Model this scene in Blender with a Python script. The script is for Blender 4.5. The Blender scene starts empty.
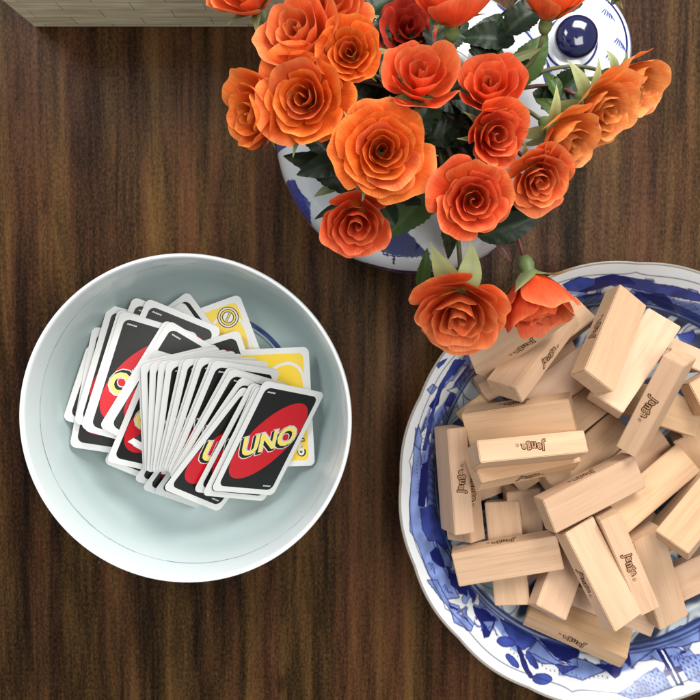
import bpy, bmesh, math, random, json
import numpy as np
from mathutils import Vector, Matrix, Euler
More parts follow.
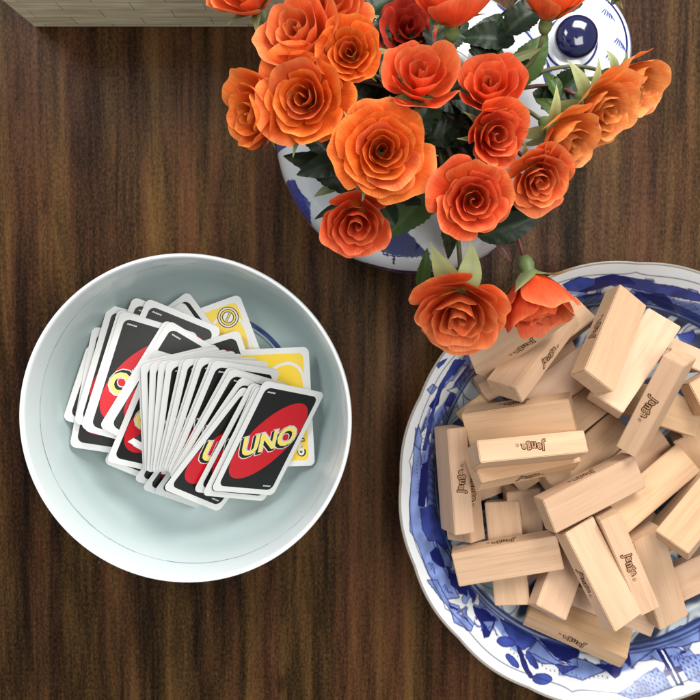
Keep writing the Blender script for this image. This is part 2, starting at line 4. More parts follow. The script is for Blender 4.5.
DATA = json.loads(r'''{"blocks":{"B1":[[173.89,-36.51,79.28],[[0.4537,0.788,-0.4162],[0.7306,-0.5963,-0.3327],[-0.5103,-0.1531,-0.8462]]],"B2":[[193.77,-53.03,70.23],[[0.6024,0.7912,0.1057],[0.7498,-0.5155,-0.4148],[-0.2737,0.3291,-0.9038]]],"B3":[[206.42,-79.49,78.73],[[-0.2582,0.6384,0.725],[-0.879,0.156,-0.4505],[-0.4007,-0.7537,0.5209]]],"B4":[[214.31,-41.94,41.5],[[0.9238,-0.103,0.3688],[-0.3811,-0.154,0.9116],[-0.0371,-0.9827,-0.1815]]],"B5":[[212.63,-84.77,48.56],[[0.9413,0.3042,0.1462],[-0.3148,0.9476,0.055],[-0.1218,-0.0978,0.9877]]],"B6":[[200.85,-133.32,27.54],[[0.7907,-0.5911,0.1596],[0.5949,0.8033,0.028],[-0.1447,0.0728,0.9868]]],"B8":[[215.6,-147.2,45.55],[[0.7958,-0.6015,0.0708],[0.5269,0.7452,0.4088],[-0.2986,-0.288,0.9099]]],"B9":[[166.48,-143.28,68.2],[[-0.8969,0.3724,0.2385],[-0.3652,-0.9279,0.0757],[0.2494,-0.0192,0.9682]]],"B10":[[119.3,-111.07,82.22],[[-0.9842,-0.1285,0.1218],[-0.0618,-0.3951,-0.9165],[0.1659,-0.9096,0.3809]]],"B11":[[120.37,-121.84,63.78],[[0.9605,-0.2591,0.1015],[0.1432,0.7729,0.6182],[-0.2386,-0.5792,0.7795]]],"B12":[[117.77,-93.47,62.42],[[-0.9046,0.2723,-0.328],[-0.1982,-0.9498,-0.2418],[-0.3774,-0.1537,0.9132]]],"B13":[[74.47,-138.66,48.49],[[-0.0717,-0.2864,-0.9554],[0.995,-0.0871,-0.0486],[-0.0693,-0.9541,0.2912]]],"B14":[[174.88,-87.73,29.26],[[0.7934,-0.6086,0.0134],[0.5931,0.7778,0.2082],[-0.1371,-0.1572,0.978]]],"B15":[[81.85,-150.03,31.88],[[0.106,-0.6027,0.7909],[-0.9904,-0.1348,0.03],[0.0885,-0.7865,-0.6112]]],"B16":[[116.05,-195.53,37.08],[[0.0931,0.9649,-0.2457],[-0.9873,0.1214,0.1025],[0.1287,0.233,0.9639]]],"B17":[[112.3,-194.6,54.56],[[-0.9581,0.2373,-0.1606],[-0.2313,-0.9713,-0.0552],[-0.1691,-0.0157,0.9855]]],"B18":[[112.46,-113.73,33.66],[[0.6317,0.6604,-0.406],[-0.7642,0.6185,-0.1829],[0.1303,0.4258,0.8954]]],"B19":[[128.65,-60.48,24.86],[[0.8944,-0.0726,-0.4414],[0.4468,0.0961,0.8895],[-0.0221,-0.9927,0.1184]]],"B20":[[113.16,-31.41,76.12],[[-0.6695,-0.2422,0.7022],[-0.5865,0.7525,-0.2996],[-0.4558,-0.6124,-0.6459]]],"B21":[[126.39,-45.86,65.69],[[0.6089,-0.6662,-0.4306],[0.6778,0.155,0.7187],[-0.4121,-0.7295,0.546]]],"B22":[[157.94,-67.74,38.03],[[0.8082,-0.5745,-0.1294],[0.5646,0.6933,0.4479],[-0.1676,-0.435,0.8847]]],"B23":[[169.82,-123.25,38.71],[[0.7653,-0.5952,0.2449],[0.55,0.8024,0.2315],[-0.3343,-0.0424,0.9415]]],"B25":[[139.05,-38.41,40.14],[[0.7977,-0.6019,-0.0372],[0.5445,0.6924,0.4733],[-0.2591,-0.3978,0.8801]]],"B26":[[271.57,-63.73,52.15],[[0.876,-0.4627,0.1361],[0.4396,0.8821,0.1693],[-0.1984,-0.0885,0.9761]]],"B28":[[264.19,-120.48,27.93],[[0.4952,0.8679,-0.0403],[-0.8679,0.4921,-0.0671],[-0.0384,0.0682,0.9969]]],"B29":[[263.42,-142.8,22.89],[[0.4774,0.1787,0.8603],[-0.8787,0.1033,0.4661],[-0.0056,-0.9785,0.2063]]],"B30":[[243.3,-150.25,76.49],[[0.6892,-0.6523,-0.3155],[0.6829,0.4391,0.5838],[-0.2423,-0.6178,0.748]]],"B31":[[251.87,-158.58,41.84],[[0.5145,-0.4492,-0.7305],[0.7995,0.5592,0.2193],[0.31,-0.6968,0.6468]]],"B33":[[221.27,-210.25,47.31],[[0.3454,0.8967,0.2769],[-0.9227,0.3784,-0.0744],[-0.1715,-0.2298,0.958]]],"B34":[[191.6,-191.46,65.61],[[0.4116,-0.0838,0.9075],[-0.91,0.0159,0.4142],[-0.0492,-0.9964,-0.0697]]],"B35":[[171.95,-198.78,73.46],[[0.4503,0.8457,0.2865],[-0.889,0.3949,0.2316],[0.0827,-0.359,0.9297]]],"B36":[[156.5,-202.73,43.51],[[-0.4301,0.8721,0.2334],[-0.8146,-0.4864,0.3161],[0.3892,-0.0542,0.9196]]],"B37":[[169.01,-254.03,35.16],[[-0.9096,0.3979,-0.1194],[0.3313,0.5215,-0.7863],[-0.2506,-0.7548,-0.6062]]],"B38":[[190.07,-241.22,25.38],[[-0.927,-0.0655,-0.3692],[0.3749,-0.1849,-0.9084],[-0.0088,-0.9806,0.1959]]],"B40":[[272.14,-207.56,29.43],[[0.9012,-0.4322,-0.0323],[0.4323,0.8914,0.1361],[-0.0301,-0.1367,0.9902]]],"B41":[[130.52,-183.81,25.84],[[0.1249,0.9909,0.0499],[-0.9677,0.1328,-0.2145],[-0.2191,-0.0215,0.9755]]],"B42":[[120.05,-138.36,18.26],[[0.9206,0.3904,0.0136],[0.3906,-0.9203,-0.0215],[0.0041,0.0251,-0.9997]]],"B43":[[194.68,-189.62,19.9],[[0.7261,0.6851,0.0577],[0.6876,-0.7239,-0.0573],[0.0025,0.0812,-0.9967]]]},"cards":[["sky_skip","yskip",[-91.54,-56.96,34.07],[[0.9354,-0.3394,0.0995],[0.3411,0.94,0.0],[-0.0935,0.0339,0.995]]],["num","y9",[-55.43,-88.74,39.98],[[0.997,-0.0474,-0.0604],[0.045,0.9982,-0.0403],[0.0622,0.0375,0.9974]]],["G","back",[-136.21,-100.41,34.97],[[0.9148,0.396,0.0796],[-0.4004,0.915,0.0498],[-0.0532,-0.0774,0.9956]]],["F","back",[-155.61,-82.9,38.87],[[0.3045,-0.928,0.2146],[0.9456,0.3215,0.0488],[-0.1143,0.1881,0.9755]]],["E","back",[-164.55,-77.42,42.54],[[-0.9609,-0.1755,0.2142],[0.1959,-0.9775,0.0779],[0.1957,0.1168,0.9737]]],["J","back",[-135.24,-52.65,38.29],[[0.5905,0.807,0.0],[-0.806,0.5898,0.0499],[0.0403,-0.0295,0.9988]]],["J2","back",[-138.73,-59.52,40.64],[[0.5856,0.8106,0.0],[-0.8096,0.5849,0.0499],[0.0405,-0.0292,0.9988]]],["M","back",[-93.35,-81.8,41.7],[[0.9496,-0.2973,0.0995],[0.2988,0.9543,0.0],[-0.095,0.0297,0.995]]],["I","back",[-143.37,-58.78,48.1],[[-0.9142,-0.352,0.2009],[0.3767,-0.9209,0.1005],[0.1497,0.1675,0.9744]]],["E2","back",[-156.62,-63.06,45.86],[[-0.9425,-0.2569,0.2138],[0.2822,-0.9544,0.0972],[0.1791,0.152,0.972]]],["H","back",[-133.62,-59.95,50.85],[[-0.9093,-0.3644,0.2009],[0.3892,-0.9157,0.1005],[0.1474,0.1695,0.9744]]],["CA2","back",[-148.72,-66.45,53.08],[[-0.9393,-0.2781,0.2009],[0.3021,-0.948,0.1005],[0.1625,0.1551,0.9744]]],["CA","back",[-146.45,-67.61,54.86],[[-0.9398,-0.2764,0.2009],[0.3005,-0.9485,0.1005],[0.1628,0.1548,0.9744]]],["CB2","back",[-128.29,-75.57,55.51],[[-0.8436,-0.498,0.2009],[0.5234,-0.8461,0.1005],[0.12,0.1899,0.9744]]],["CB","back",[-125.34,-76.02,57.07],[[-0.8414,-0.5017,0.2009],[0.5272,-0.8438,0.1005],[0.1191,0.1904,0.9744]]],["CC","back",[-127.83,-91.26,59.62],[[-0.8182,-0.4121,0.4009],[0.3185,-0.9054,-0.2807],[0.4787,-0.1019,0.8721]]],["low1","back",[-110.95,-114.29,38.17],[[0.5732,0.5895,0.5691],[-0.4341,0.8075,-0.3993],[-0.695,-0.0181,0.7188]]],["low2","back",[-106.57,-122.1,33.14],[[0.5701,0.5926,0.5691],[-0.4383,0.8052,-0.3993],[-0.6949,-0.0218,0.7188]]],["low3","back",[-99.55,-126.1,28.14],[[0.5655,0.597,0.5691],[-0.4446,0.8018,-0.3993],[-0.6947,-0.0272,0.7188]]],["fan0","back",[-116.58,-83.71,72.13],[[0.8176,0.0881,0.5691],[0.1811,0.8987,-0.3993],[-0.5466,0.4296,0.7188]]],["fan1","back",[-114.89,-84.96,73.03],[[0.8173,0.0902,0.5691],[0.1788,0.8992,-0.3993],[-0.5477,0.4282,0.7188]]],["fan2","back",[-111.33,-86.31,72.4],[[0.811,0.1358,0.5691],[0.1282,0.9078,-0.3993],[-0.5708,0.3968,0.7188]]],["fan3","back",[-107.54,-86.69,72.13],[[0.8043,0.1713,0.5691],[0.0882,0.9125,-0.3993],[-0.5877,0.3714,0.7188]]],["fan4","back",[-104.43,-87.71,72.03],[[0.7959,0.2065,0.5691],[0.048,0.9155,-0.3993],[-0.6035,0.3451,0.7188]]],["fan5","back",[-99.72,-88.69,70.7],[[0.7758,0.2726,0.5691],[-0.0291,0.9163,-0.3993],[-0.6303,0.2932,0.7188]]],["fan6","back",[-97.33,-88.32,71.95],[[0.7744,0.2765,0.5691],[-0.0337,0.9162,-0.3993],[-0.6318,0.2901,0.7188]]],["fan7","back",[-93.13,-89.22,71.06],[[0.7508,0.3353,0.5691],[-0.1042,0.9109,-0.3993],[-0.6523,0.2406,0.7188]]],["fan8","back",[-91.22,-89.26,72.46],[[0.7498,0.3376,0.5691],[-0.1069,0.9105,-0.3993],[-0.653,0.2386,0.7188]]],["fan9","back",[-87.65,-92.41,70.83],[[0.7207,0.396,0.5691],[-0.1787,0.8992,-0.3993],[-0.6698,0.1861,0.7188]]],["fan10","back",[-85.87,-92.95,72.06],[[0.716,0.4044,0.5691],[-0.1893,0.897,-0.3993],[-0.672,0.1782,0.7188]]],["fan11","back",[-82.81,-99.27,69.06],[[0.6637,0.4855,0.5691],[-0.293,0.8687,-0.3993],[-0.6882,0.0983,0.7188]]],["fan12","back",[-81.64,-100.69,70.27],[[0.6489,0.5051,0.5691],[-0.3189,0.8596,-0.3993],[-0.6908,0.0777,0.7188]]],["fan13","back",[-80.07,-107.46,68.21],[[0.5964,0.5661,0.5691],[-0.4013,0.8243,-0.3993],[-0.6951,0.0098,0.7188]]],["C3","back",[-82.81,-114.29,69.53],[[0.5486,0.6125,0.5691],[-0.4668,0.7891,-0.3993],[-0.6936,-0.0465,0.7188]]],["C2d","back",[-67.72,-110.44,62.66],[[0.6733,0.472,0.5691],[-0.2755,0.8744,-0.3993],[-0.6861,0.1121,0.7188]]],["C2c","back",[-60.9,-110.1,60.38],[[0.7164,0.4037,0.5691],[-0.1884,0.8972,-0.3993],[-0.6718,0.1789,0.7188]]],["C2","back",[-62.31,-112.17,63.28],[[0.6845,0.4556,0.5691],[-0.2543,0.8808,-0.3993],[-0.6832,0.1286,0.7188]]],["C1","back",[-56.52,-108.12,63.89],[[0.6937,0.4416,0.5691],[-0.2363,0.8858,-0.3993],[-0.6804,0.1425,0.7188]]]],"bowl":[-107.4,-88.27,100.0],"dish":[196.33,-145.22,52.0],"jar":[44.2,100.42,86.0],"lid":[158.25,172.85,0.0],"roses":[["R1",[16.7,68.1,208.0],29.2,[0.033,-0.122,0.992],1.0,0,23],["R2",[-24.1,95.7,200.0],28.9,[-0.229,-0.118,0.966],0.92,0,20],["R3",[-49.5,91.2,180.0],22.9,[-0.743,-0.209,0.636],0.5,0,12],["R4",[-26.0,130.1,192.0],22.3,[-0.374,0.249,0.893],0.5,1,12],["R5",[0.0,117.9,203.0],21.2,[-0.065,-0.077,0.995],0.75,0,17],["R6",[35.5,104.8,204.0],22.2,[-0.014,0.398,0.917],0.5,2,12],["R7",[72.0,101.7,196.0],18.9,[-0.151,0.367,0.918],0.5,2,12],["R8",[74.5,77.4,198.0],18.9,[0.224,-0.244,0.943],0.5,2,14],["R9",[63.5,43.4,205.0],26.7,[-0.039,-0.204,0.978],0.75,2,17],["R10",[98.9,54.8,195.0],22.6,[0.073,-0.506,0.859],0.75,1,17],["R11",[3.8,34.1,180.0],20.7,[-0.007,-0.501,0.865],0.6,2,14],["R12",[113.9,75.9,192.0],25.0,[0.491,-0.599,0.633],0.65,3,14],["R13",[135.5,94.8,180.0],25.1,[0.422,-0.485,0.766],0.65,3,16],["R14",[156.3,111.0,165.0],21.4,[0.578,-0.476,0.663],0.5,3,12],["R15",[62.9,-16.6,160.0],34.5,[-0.099,-0.656,0.748],0.85,1,17],["R16",[110.7,-8.9,140.0],29.8,[0.203,-0.92,0.336],0.38,2,12],["R17",[51.9,145.6,200.0],24.0,[-0.08,0.737,0.671],0.45,2,12],["R18",[103.9,149.2,195.0],22.2,[0.027,0.721,0.693],0.45,1,12],["R19",[-56.0,159.8,170.0],23.4,[-0.27,0.453,0.85],0.6,1,12],["R20",[32.0,141.2,165.0],23.7,[0.061,0.088,0.994],0.7,4,12],["R21",[-10.8,149.7,175.0],23.2,[0.208,0.251,0.945],0.6,1,14],["R22",[162.5,177.6,120.0],10.5,[0.193,0.607,0.771],0.4,2,11]],"leaves":[[[19.89,50.4,158.0],[-37.81,77.09,152.0],13.2,0,"R1"],[[54.19,62.91,165.0],[20.33,26.81,135.0],11.9,1,"R9"],[[74.24,27.16,150.0],[114.09,41.92,152.0],9.9,0,"R9"],[[91.13,110.47,158.0],[112.21,142.92,152.0],10.3,1,"R18"],[[86.97,125.84,158.0],[66.97,134.08,152.0],7.5,1,"R17"],[[18.09,109.83,170.0],[28.71,131.54,165.0],6.2,2,"R5"],[[38.3,103.85,158.0],[8.55,109.62,152.0],10.3,0,"R1"],[[50.83,87.25,158.0],[65.53,109.62,152.0],10.3,0,"R7"],[[39.28,125.84,158.0],[19.79,155.04,152.0],11.5,0,"R6"],[[54.05,42.52,158.0],[62.96,14.13,120.0],6.9,0,"R15"],[[42.48,-3.04,130.0],[46.22,20.66,140.0],4.9,1,"R15"],[[-5.64,92.79,158.0],[1.14,111.86,152.0],9.2,0,"R5"],[[56.63,70.55,158.0],[45.66,99.56,152.0],12.6,0,"R9"],[[72.94,125.84,158.0],[84.83,155.04,152.0],11.5,0,"R18"],[[95.83,98.33,158.0],[74.48,77.09,152.0],10.3,0,"R8"],[[67.92,73.34,158.0],[97.48,71.44,152.0],10.3,0,"R10"],[[44.85,131.32,158.0],[67.93,149.53,152.0],10.3,0,"R17"],[[28.15,106.61,158.0],[51.13,127.43,152.0],11.5,0,"R6"],[[8.46,98.33,158.0],[-11.45,82.72,152.0],9.2,0,"R2"],[[25.64,34.06,158.0],[12.65,53.31,152.0],8.0,0,"R11"],[[87.09,39.71,158.0],[72.48,27.08,130.0],8.6,0,"R9"],[[5.59,147.68,158.0],[25.42,163.27,152.0],9.2,0,"R21"],[[96.67,45.34,158.0],[95.57,21.49,120.0],6.9,0,"R10"],[[65.45,92.79,158.0],[51.7,60.12,152.0],14.9,0,"R8"],[[25.51,64.97,158.0],[51.8,48.76,152.0],14.9,0,"R1"],[[28.05,125.84,158.0],[0.0,110.74,152.0],14.9,0,"R5"],[[67.46,114.87,158.0],[45.58,110.74,152.0],14.9,0,"R7"],[[-2.84,58.25,158.0],[-21.86,51.03,152.0],3.4,2,"R11"],[[0.0,48.15,158.0],[-21.33,37.92,152.0],2.9,0,"R11"],[[28.41,50.4,158.0],[43.07,62.39,152.0],5.7,2,"R11"],[[82.06,117.69,185.0],[104.25,126.3,180.0],2.7,2,"R17"],[[116.49,104.5,165.0],[109.06,119.86,160.0],5.1,1,"R12"],[[120.98,91.54,170.0],[103.19,103.41,165.0],5.0,1,"R12"],[[88.79,27.08,130.0],[98.05,13.86,130.0],3.7,4,"R16"],[[-15.65,147.68,158.0],[-18.18,127.43,152.0],6.9,0,"R4"],[[16.79,142.23,158.0],[25.47,149.53,152.0],8.0,0,"R6"],[[131.14,158.53,158.0],[84.85,153.94,152.0],8.0,0,"R18"],[[56.58,76.13,158.0],[58.27,93.96,152.0],5.2,2,"R8"],[[47.55,67.44,166.27],[28.19,46.92,165.35],7.4,0,"R9"],[[42.72,81.72,171.75],[70.22,83.7,165.08],9.4,0,"R1"],[[5.19,134.46,167.46],[-24.34,138.89,166.56],9.9,0,"R5"],[[41.52,92.52,168.69],[60.54,115.05,156.39],9.7,1,"R6"],[[1.02,70.94,172.85],[-29.31,60.27,171.49],7.7,0,"R1"],[[76.68,105.81,163.19],[59.76,124.52,157.79],8.6,0,"R7"],[[-8.32,122.54,172.27],[-22.11,155.15,158.39],9.5,0,"R5"],[[84.61,138.72,168.56],[107.8,154.9,165.6],10.1,0,"R7"],[[42.88,92.87,158.0],[63.82,120.6,152.0],8.9,0,"R6"],[[30.17,57.87,165.98],[45.23,73.36,165.35],9.8,0,"R1"],[[93.35,137.79,158.05],[59.91,139.17,156.97],9.5,0,"R18"],[[55.57,76.8,158.0],[37.9,92.64,152.0],8.6,1,"R8"],[[67.28,113.55,166.74],[41.63,108.84,158.4],9.2,0,"R7"],[[79.98,112.28,158.0],[53.27,101.06,152.0],10.8,0,"R7"],[[38.2,102.82,158.0],[13.8,89.64,152.0],9.7,0,"R6"],[[20.0,118.78,168.38],[9.32,143.96,158.05],7.4,0,"R6"],[[15.1,145.98,165.41],[15.15,121.3,160.93],8.6,0,"R20"],[[15.41,73.45,170.08],[7.52,49.49,169.7],9.2,0,"R1"],[[37.76,85.85,158.0],[46.2,109.8,152.0],9.9,0,"R1"],[[32.4,78.9,172.24],[45.5,101.61,169.87],8.4,0,"R1"],[[69.62,118.0,163.77],[73.84,96.69,161.1],10.1,0,"R7"],[[53.33,81.28,170.96],[63.72,108.68,166.13],7.7,0,"R8"],[[50.86,118.38,160.91],[36.46,98.29,155.18],10.6,0,"R6"],[[108.86,98.87,161.29],[135.25,123.67,152.0],10.6,0,"R12"],[[42.97,147.66,158.0],[28.76,172.38,152.74],8.3,0,"R20"],[[23.72,107.76,173.49],[32.06,129.69,163.78],10.3,1,"R6"],[[78.66,121.15,158.0],[110.52,120.18,152.0],9.8,0,"R7"],[[-10.0,74.06,158.0],[-29.94,91.55,152.0],9.1,0,"R1"],[[34.04,88.95,158.0],[3.21,96.8,152.0],10.6,0,"R1"],[[48.11,106.13,158.0],[26.13,130.33,152.0],8.4,0,"R6"],[[13.62,87.62,158.0],[17.29,109.73,152.0],7.9,0,"R1"],[[103.2,108.75,158.21],[128.31,95.69,153.81],8.7,0,"R7"],[[20.46,113.06,158.0],[30.17,90.9,152.0],9.9,0,"R6"],[[58.89,91.84,170.35],[39.79,72.8,165.02],10.0,0,"R8"],[[18.28,90.56,160.93],[-11.92,91.49,152.0],9.0,0,"R1"],[[-2.95,109.21,161.07],[21.33,99.81,152.0],10.6,0,"R5"],[[88.77,127.82,158.0],[88.2,102.66,152.0],9.8,1,"R7"],[[57.15,138.05,158.0],[54.63,167.35,152.0],7.5,0,"R17"],[[44.95,105.07,172.89],[63.79,93.86,170.38],7.3,0,"R6"],[[84.75,65.86,174.76],[71.35,94.28,166.66],9.9,0,"R8"],[[47.7,128.33,169.47],[43.91,153.46,156.39],7.5,0,"R6"],[[-7.81,119.16,158.0],[-6.74,97.28,152.0],10.1,0,"R5"],[[24.39,82.5,158.0],[8.83,61.98,152.0],10.8,0,"R1"],[[43.78,112.03,167.52],[33.14,141.47,160.28],9.0,0,"R6"],[[55.59,105.13,173.83],[81.5,90.04,166.59],8.7,0,"R6"],[[54.18,83.91,158.19],[63.94,57.36,154.93],9.9,1,"R8"]],"dprof":[[0,12],[112,12],[118,14],[123,20],[128,30],[136,40],[145,48],[150,52]],"dpoly":[["L",[[-139.2,40.6],[-135.4,34.6],[-134.4,0.0],[-135.7,-8.4],[-129.1,-32.6],[-120.0,-56.3],[-107.5,-79.4],[-118.1,-78.3],[-129.7,-60.0],[-137.7,-38.7],[-142.6,-29.2],[-143.1,-12.0],[-140.6,19.2]]],["D",[[-134.0,14.3],[-129.1,14.9],[-129.3,-1.4],[-131.8,-16.5],[-137.0,-14.2],[-135.8,4.0]]],["M",[[-135.1,-16.4],[-125.8,-16.8],[-117.6,-32.0],[-111.8,-45.4],[-114.2,-49.3],[-123.4,-40.9],[-129.3,-39.1],[-133.9,-29.5]]],["D",[[-128.5,-46.6],[-123.5,-44.1],[-117.8,-52.3],[-117.2,-59.5],[-121.1,-57.8],[-126.7,-52.4]]],["L",[[-123.4,-40.9],[-112.5,-54.5],[-112.1,-61.0],[-117.1,-58.7],[-121.5,-46.3]]],["D",[[-115.3,-62.3],[-109.4,-65.7],[-101.1,-77.1],[-101.6,-81.1],[-108.2,-75.6],[-113.8,-70.3]]],["L",[[-131.0,-63.3],[-123.7,-65.0],[-119.6,-73.3],[-114.8,-80.9],[-108.2,-84.1],[-107.6,-86.6],[-110.0,-87.8],[-104.3,-91.9],[-99.1,-97.5],[-100.4,-100.1],[-103.3,-98.9],[-106.1,-96.7],[-112.5,-92.7],[-113.7,-87.6],[-116.4,-82.9],[-121.9,-76.3]]],["D",[[-116.2,-80.6],[-113.4,-83.0],[-108.3,-85.8],[-109.2,-86.8],[-114.9,-83.8]]],["D",[[-109.5,-71.2],[-100.9,-75.8],[-100.8,-80.0],[-106.9,-77.7],[-109.0,-74.3]]],["D",[[-98.0,-86.6],[-87.6,-91.8],[-80.7,-98.6],[-83.3,-102.1],[-87.4,-105.9],[-91.2,-106.3],[-93.3,-97.1],[-96.2,-92.7]]],["L",[[-91.3,-96.6],[-82.1,-98.7],[-86.4,-103.7]]],["M",[[-77.3,-99.2],[-67.0,-105.2],[-51.3,-113.8],[-53.3,-116.3],[-58.1,-116.5],[-62.2,-117.3],[-67.8,-114.4],[-72.8,-107.9]]],["L",[[-60.9,-118.5],[-51.7,-114.5],[-44.0,-120.0],[-36.3,-125.1],[-38.4,-127.3],[-48.8,-126.1],[-57.0,-122.0]]],["D",[[-67.8,-114.4],[-64.6,-115.5],[-60.7,-125.7],[-56.6,-132.9],[-60.9,-131.9],[-65.1,-125.1]]],["M",[[-68.3,-113.1],[-69.5,-113.9],[-71.7,-114.1],[-74.6,-113.7],[-77.6,-112.9],[-80.0,-111.6],[-81.5,-110.1],[-81.7,-108.8],[-80.6,-108.0],[-78.3,-107.8],[-75.4,-108.2],[-72.4,-109.2],[-69.9,-110.5],[-68.4,-111.9]]],["M",[[-67.7,-125.7],[-69.0,-125.7],[-70.8,-124.8],[-72.8,-123.3],[-74.6,-121.5],[-75.8,-119.6],[-76.2,-118.1],[-75.7,-117.2],[-74.5,-117.3],[-72.6,-118.1],[-70.6,-119.7],[-68.8,-121.6],[-67.6,-123.4],[-67.2,-124.9]]],["M",[[-53.8,-127.8],[-55.1,-127.7],[-56.8,-126.7],[-58.6,-124.9],[-60.2,-122.8],[-61.2,-120.8],[-61.3,-119.4],[-60.7,-118.7],[-59.3,-118.9],[-57.6,-119.9],[-55.8,-121.6],[-54.3,-123.6],[-53.4,-125.5],[-53.2,-127.0]]],["M",[[-44.2,-134.6],[-45.3,-135.7],[-47.5,-136.4],[-50.5,-136.5],[-53.7,-136.0],[-56.4,-134.9],[-58.1,-133.6],[-58.4,-132.3],[-57.4,-131.2],[-55.1,-130.6],[-52.1,-130.5],[-48.9,-131.0],[-46.2,-132.0],[-44.5,-133.3]]],["D",[[-49.3,-114.1],[-34.1,-116.8],[-19.9,-123.1],[-22.4,-125.8],[-30.2,-126.5],[-39.2,-124.0],[-45.3,-118.6]]],["L",[[-58.9,-118.6],[-50.8,-114.7],[-46.1,-119.1],[-40.5,-124.8],[-32.7,-127.6],[-40.2,-127.4],[-50.0,-123.3]]],["M",[[-40.7,-127.3],[-24.3,-130.0],[-36.3,-132.3]]],["L",[[-36.3,-132.4],[-24.3,-130.0],[-23.6,-126.0],[-13.9,-128.5],[-5.0,-132.4],[-22.9,-136.3],[-29.2,-134.4]]],["D",[[-14.1,-129.0],[-1.9,-129.4],[7.5,-130.7],[4.2,-134.7],[0.3,-136.2],[-4.9,-132.2]]],["L",[[14.7,-122.8],[30.5,-119.2],[66.5,-101.5],[61.8,-113.0],[49.7,-117.7],[32.0,-121.6],[20.9,-126.6],[13.2,-131.2]]],["D",[[33.1,-121.7],[39.0,-119.8],[45.5,-137.2],[40.4,-138.3]]],["W",[[36.0,-121.3],[37.1,-120.9],[43.3,-136.5],[42.0,-137.0]]],["D",[[34.0,-130.9],[39.6,-129.1],[39.4,-132.2],[34.5,-134.1]]],["D",[[42.0,-128.0],[50.3,-125.9],[50.2,-128.8],[42.5,-131.3]]],["T",[[0.3,-143.7],[10.8,-139.0],[19.7,-134.1],[30.0,-130.0],[34.2,-132.6],[37.5,-139.3],[24.6,-144.2],[9.0,-146.5]]],["T",[[44.7,-124.2],[59.7,-119.6],[67.7,-118.8],[63.9,-135.0],[48.8,-134.3],[46.0,-128.6]]],["M",[[-42.5,135.8],[-32.5,140.6],[-21.1,139.1],[-9.6,142.1],[3.2,140.0],[11.0,138.8],[22.2,135.8],[34.1,134.3],[49.6,129.0],[51.2,124.4],[42.8,125.9],[30.9,128.1],[18.6,130.4],[5.5,133.5],[-10.8,135.8],[-24.8,130.4],[-38.4,132.0]]],["D",[[-21.4,140.0],[-9.7,142.5],[1.7,140.0],[8.3,135.8],[-6.2,135.8],[-20.2,131.2],[-30.6,130.5],[-20.2,135.8]]],["D",[[6.1,132.0],[18.9,129.7],[27.5,129.7],[37.8,121.9],[43.5,113.7],[29.6,120.1],[15.2,128.1]]],["M",[[37.3,122.7],[55.6,114.1],[65.7,107.8],[68.9,101.1],[57.8,107.4],[42.3,116.2]]],["M",[[-126.4,83.3],[-118.9,86.9],[-120.7,84.1],[-124.6,80.4]]],["D",[[-130.5,54.9],[-126.6,59.5],[-121.7,65.1],[-123.2,55.0],[-127.2,51.5]]],["L",[[-140.4,29.1],[-137.2,42.7],[-134.3,32.2],[-135.8,24.4]]],["L",[[-132.0,66.1],[-128.1,69.7],[-124.9,67.4],[-128.8,62.8]]],["M",[[-113.3,85.6],[-105.2,85.1],[-118.9,70.9],[-125.3,55.3],[-128.6,35.2],[-131.5,23.5],[-133.7,24.0],[-130.1,43.7],[-123.9,67.3]]],["S",[[-117.3,64.6],[-109.7,65.7],[-104.1,60.1],[-103.0,51.6],[-104.9,43.4],[-107.9,52.0],[-110.0,60.1]]],["M",[[46.2,100.9],[53.8,102.0],[56.3,104.0],[58.8,100.0],[57.4,94.9],[52.4,94.9],[48.4,96.9]]]],"jprof":[[0,54],[6,60],[20,72],[50,87],[82,93],[108,86],[126,68],[134,50],[139,38],[148,34],[152,36]],"jpoly":[["M",[[-157.7,83.6],[-158.3,98.8],[-156.1,108.5],[-152.6,107.3],[-148.2,109.0],[-144.5,110.6],[-140.5,100.7],[-138.1,87.7],[-141.8,83.8],[-148.9,85.3],[-153.8,82.0]]],["M",[[-173.4,92.7],[-175.5,109.9],[-174.1,111.5],[-171.4,99.7]]],["D",[[-108.9,112.5],[-107.6,122.1],[-99.0,126.8],[-95.6,124.3],[-89.8,118.3],[-85.9,114.9],[-91.9,113.4],[-100.2,112.2],[-105.0,112.1]]],["D",[[-105.0,112.1],[-104.3,112.3],[-103.5,109.6],[-104.0,109.4]]],["D",[[-102.9,112.8],[-102.2,113.0],[-101.5,110.2],[-101.9,110.1]]],["D",[[-100.8,113.4],[-100.1,113.5],[-99.4,110.7],[-99.9,110.6]]],["D",[[-98.7,113.9],[-98.0,114.0],[-97.4,111.2],[-97.8,111.1]]],["D",[[-96.6,114.3],[-95.8,114.4],[-95.3,111.5],[-95.7,111.4]]],["D",[[-94.4,114.5],[-93.7,114.6],[-93.1,111.7],[-93.6,111.7]]],["D",[[-92.2,114.7],[-91.5,114.7],[-91.0,111.8],[-91.5,111.8]]],["D",[[-90.0,114.7],[-89.3,114.7],[-88.9,111.8],[-89.4,111.8]]],["D",[[-87.8,114.7],[-87.1,114.6],[-86.7,111.7],[-87.2,111.8]]],["D",[[-117.8,82.9],[-108.9,92.5],[-99.7,93.9],[-88.5,95.1],[-82.0,90.4],[-83.4,83.9],[-94.6,83.7],[-105.7,82.0],[-113.7,82.0]]],["D",[[-114.2,113.1],[-113.4,113.6],[-111.6,106.8],[-112.3,105.3]]],["D",[[-106.8,113.4],[-106.0,113.7],[-105.3,110.6],[-106.1,110.3]]],["D",[[-101.9,111.8],[-101.1,112.0],[-100.0,102.5],[-100.8,101.8]]],["D",[[-94.3,114.1],[-93.5,114.1],[-93.3,111.7],[-94.1,111.6]]],["D",[[-88.4,116.7],[-87.5,116.6],[-87.2,109.3],[-88.1,109.3]]],["D",[[-106.5,110.6],[-85.9,114.9],[-85.8,113.9],[-106.3,109.7]]],["M",[[-90.3,98.2],[-89.2,108.5],[-84.6,109.0],[-82.9,101.9],[-82.7,92.7]]]]}''')
MM = 0.001
sc = bpy.context.scene
COL = sc.collection
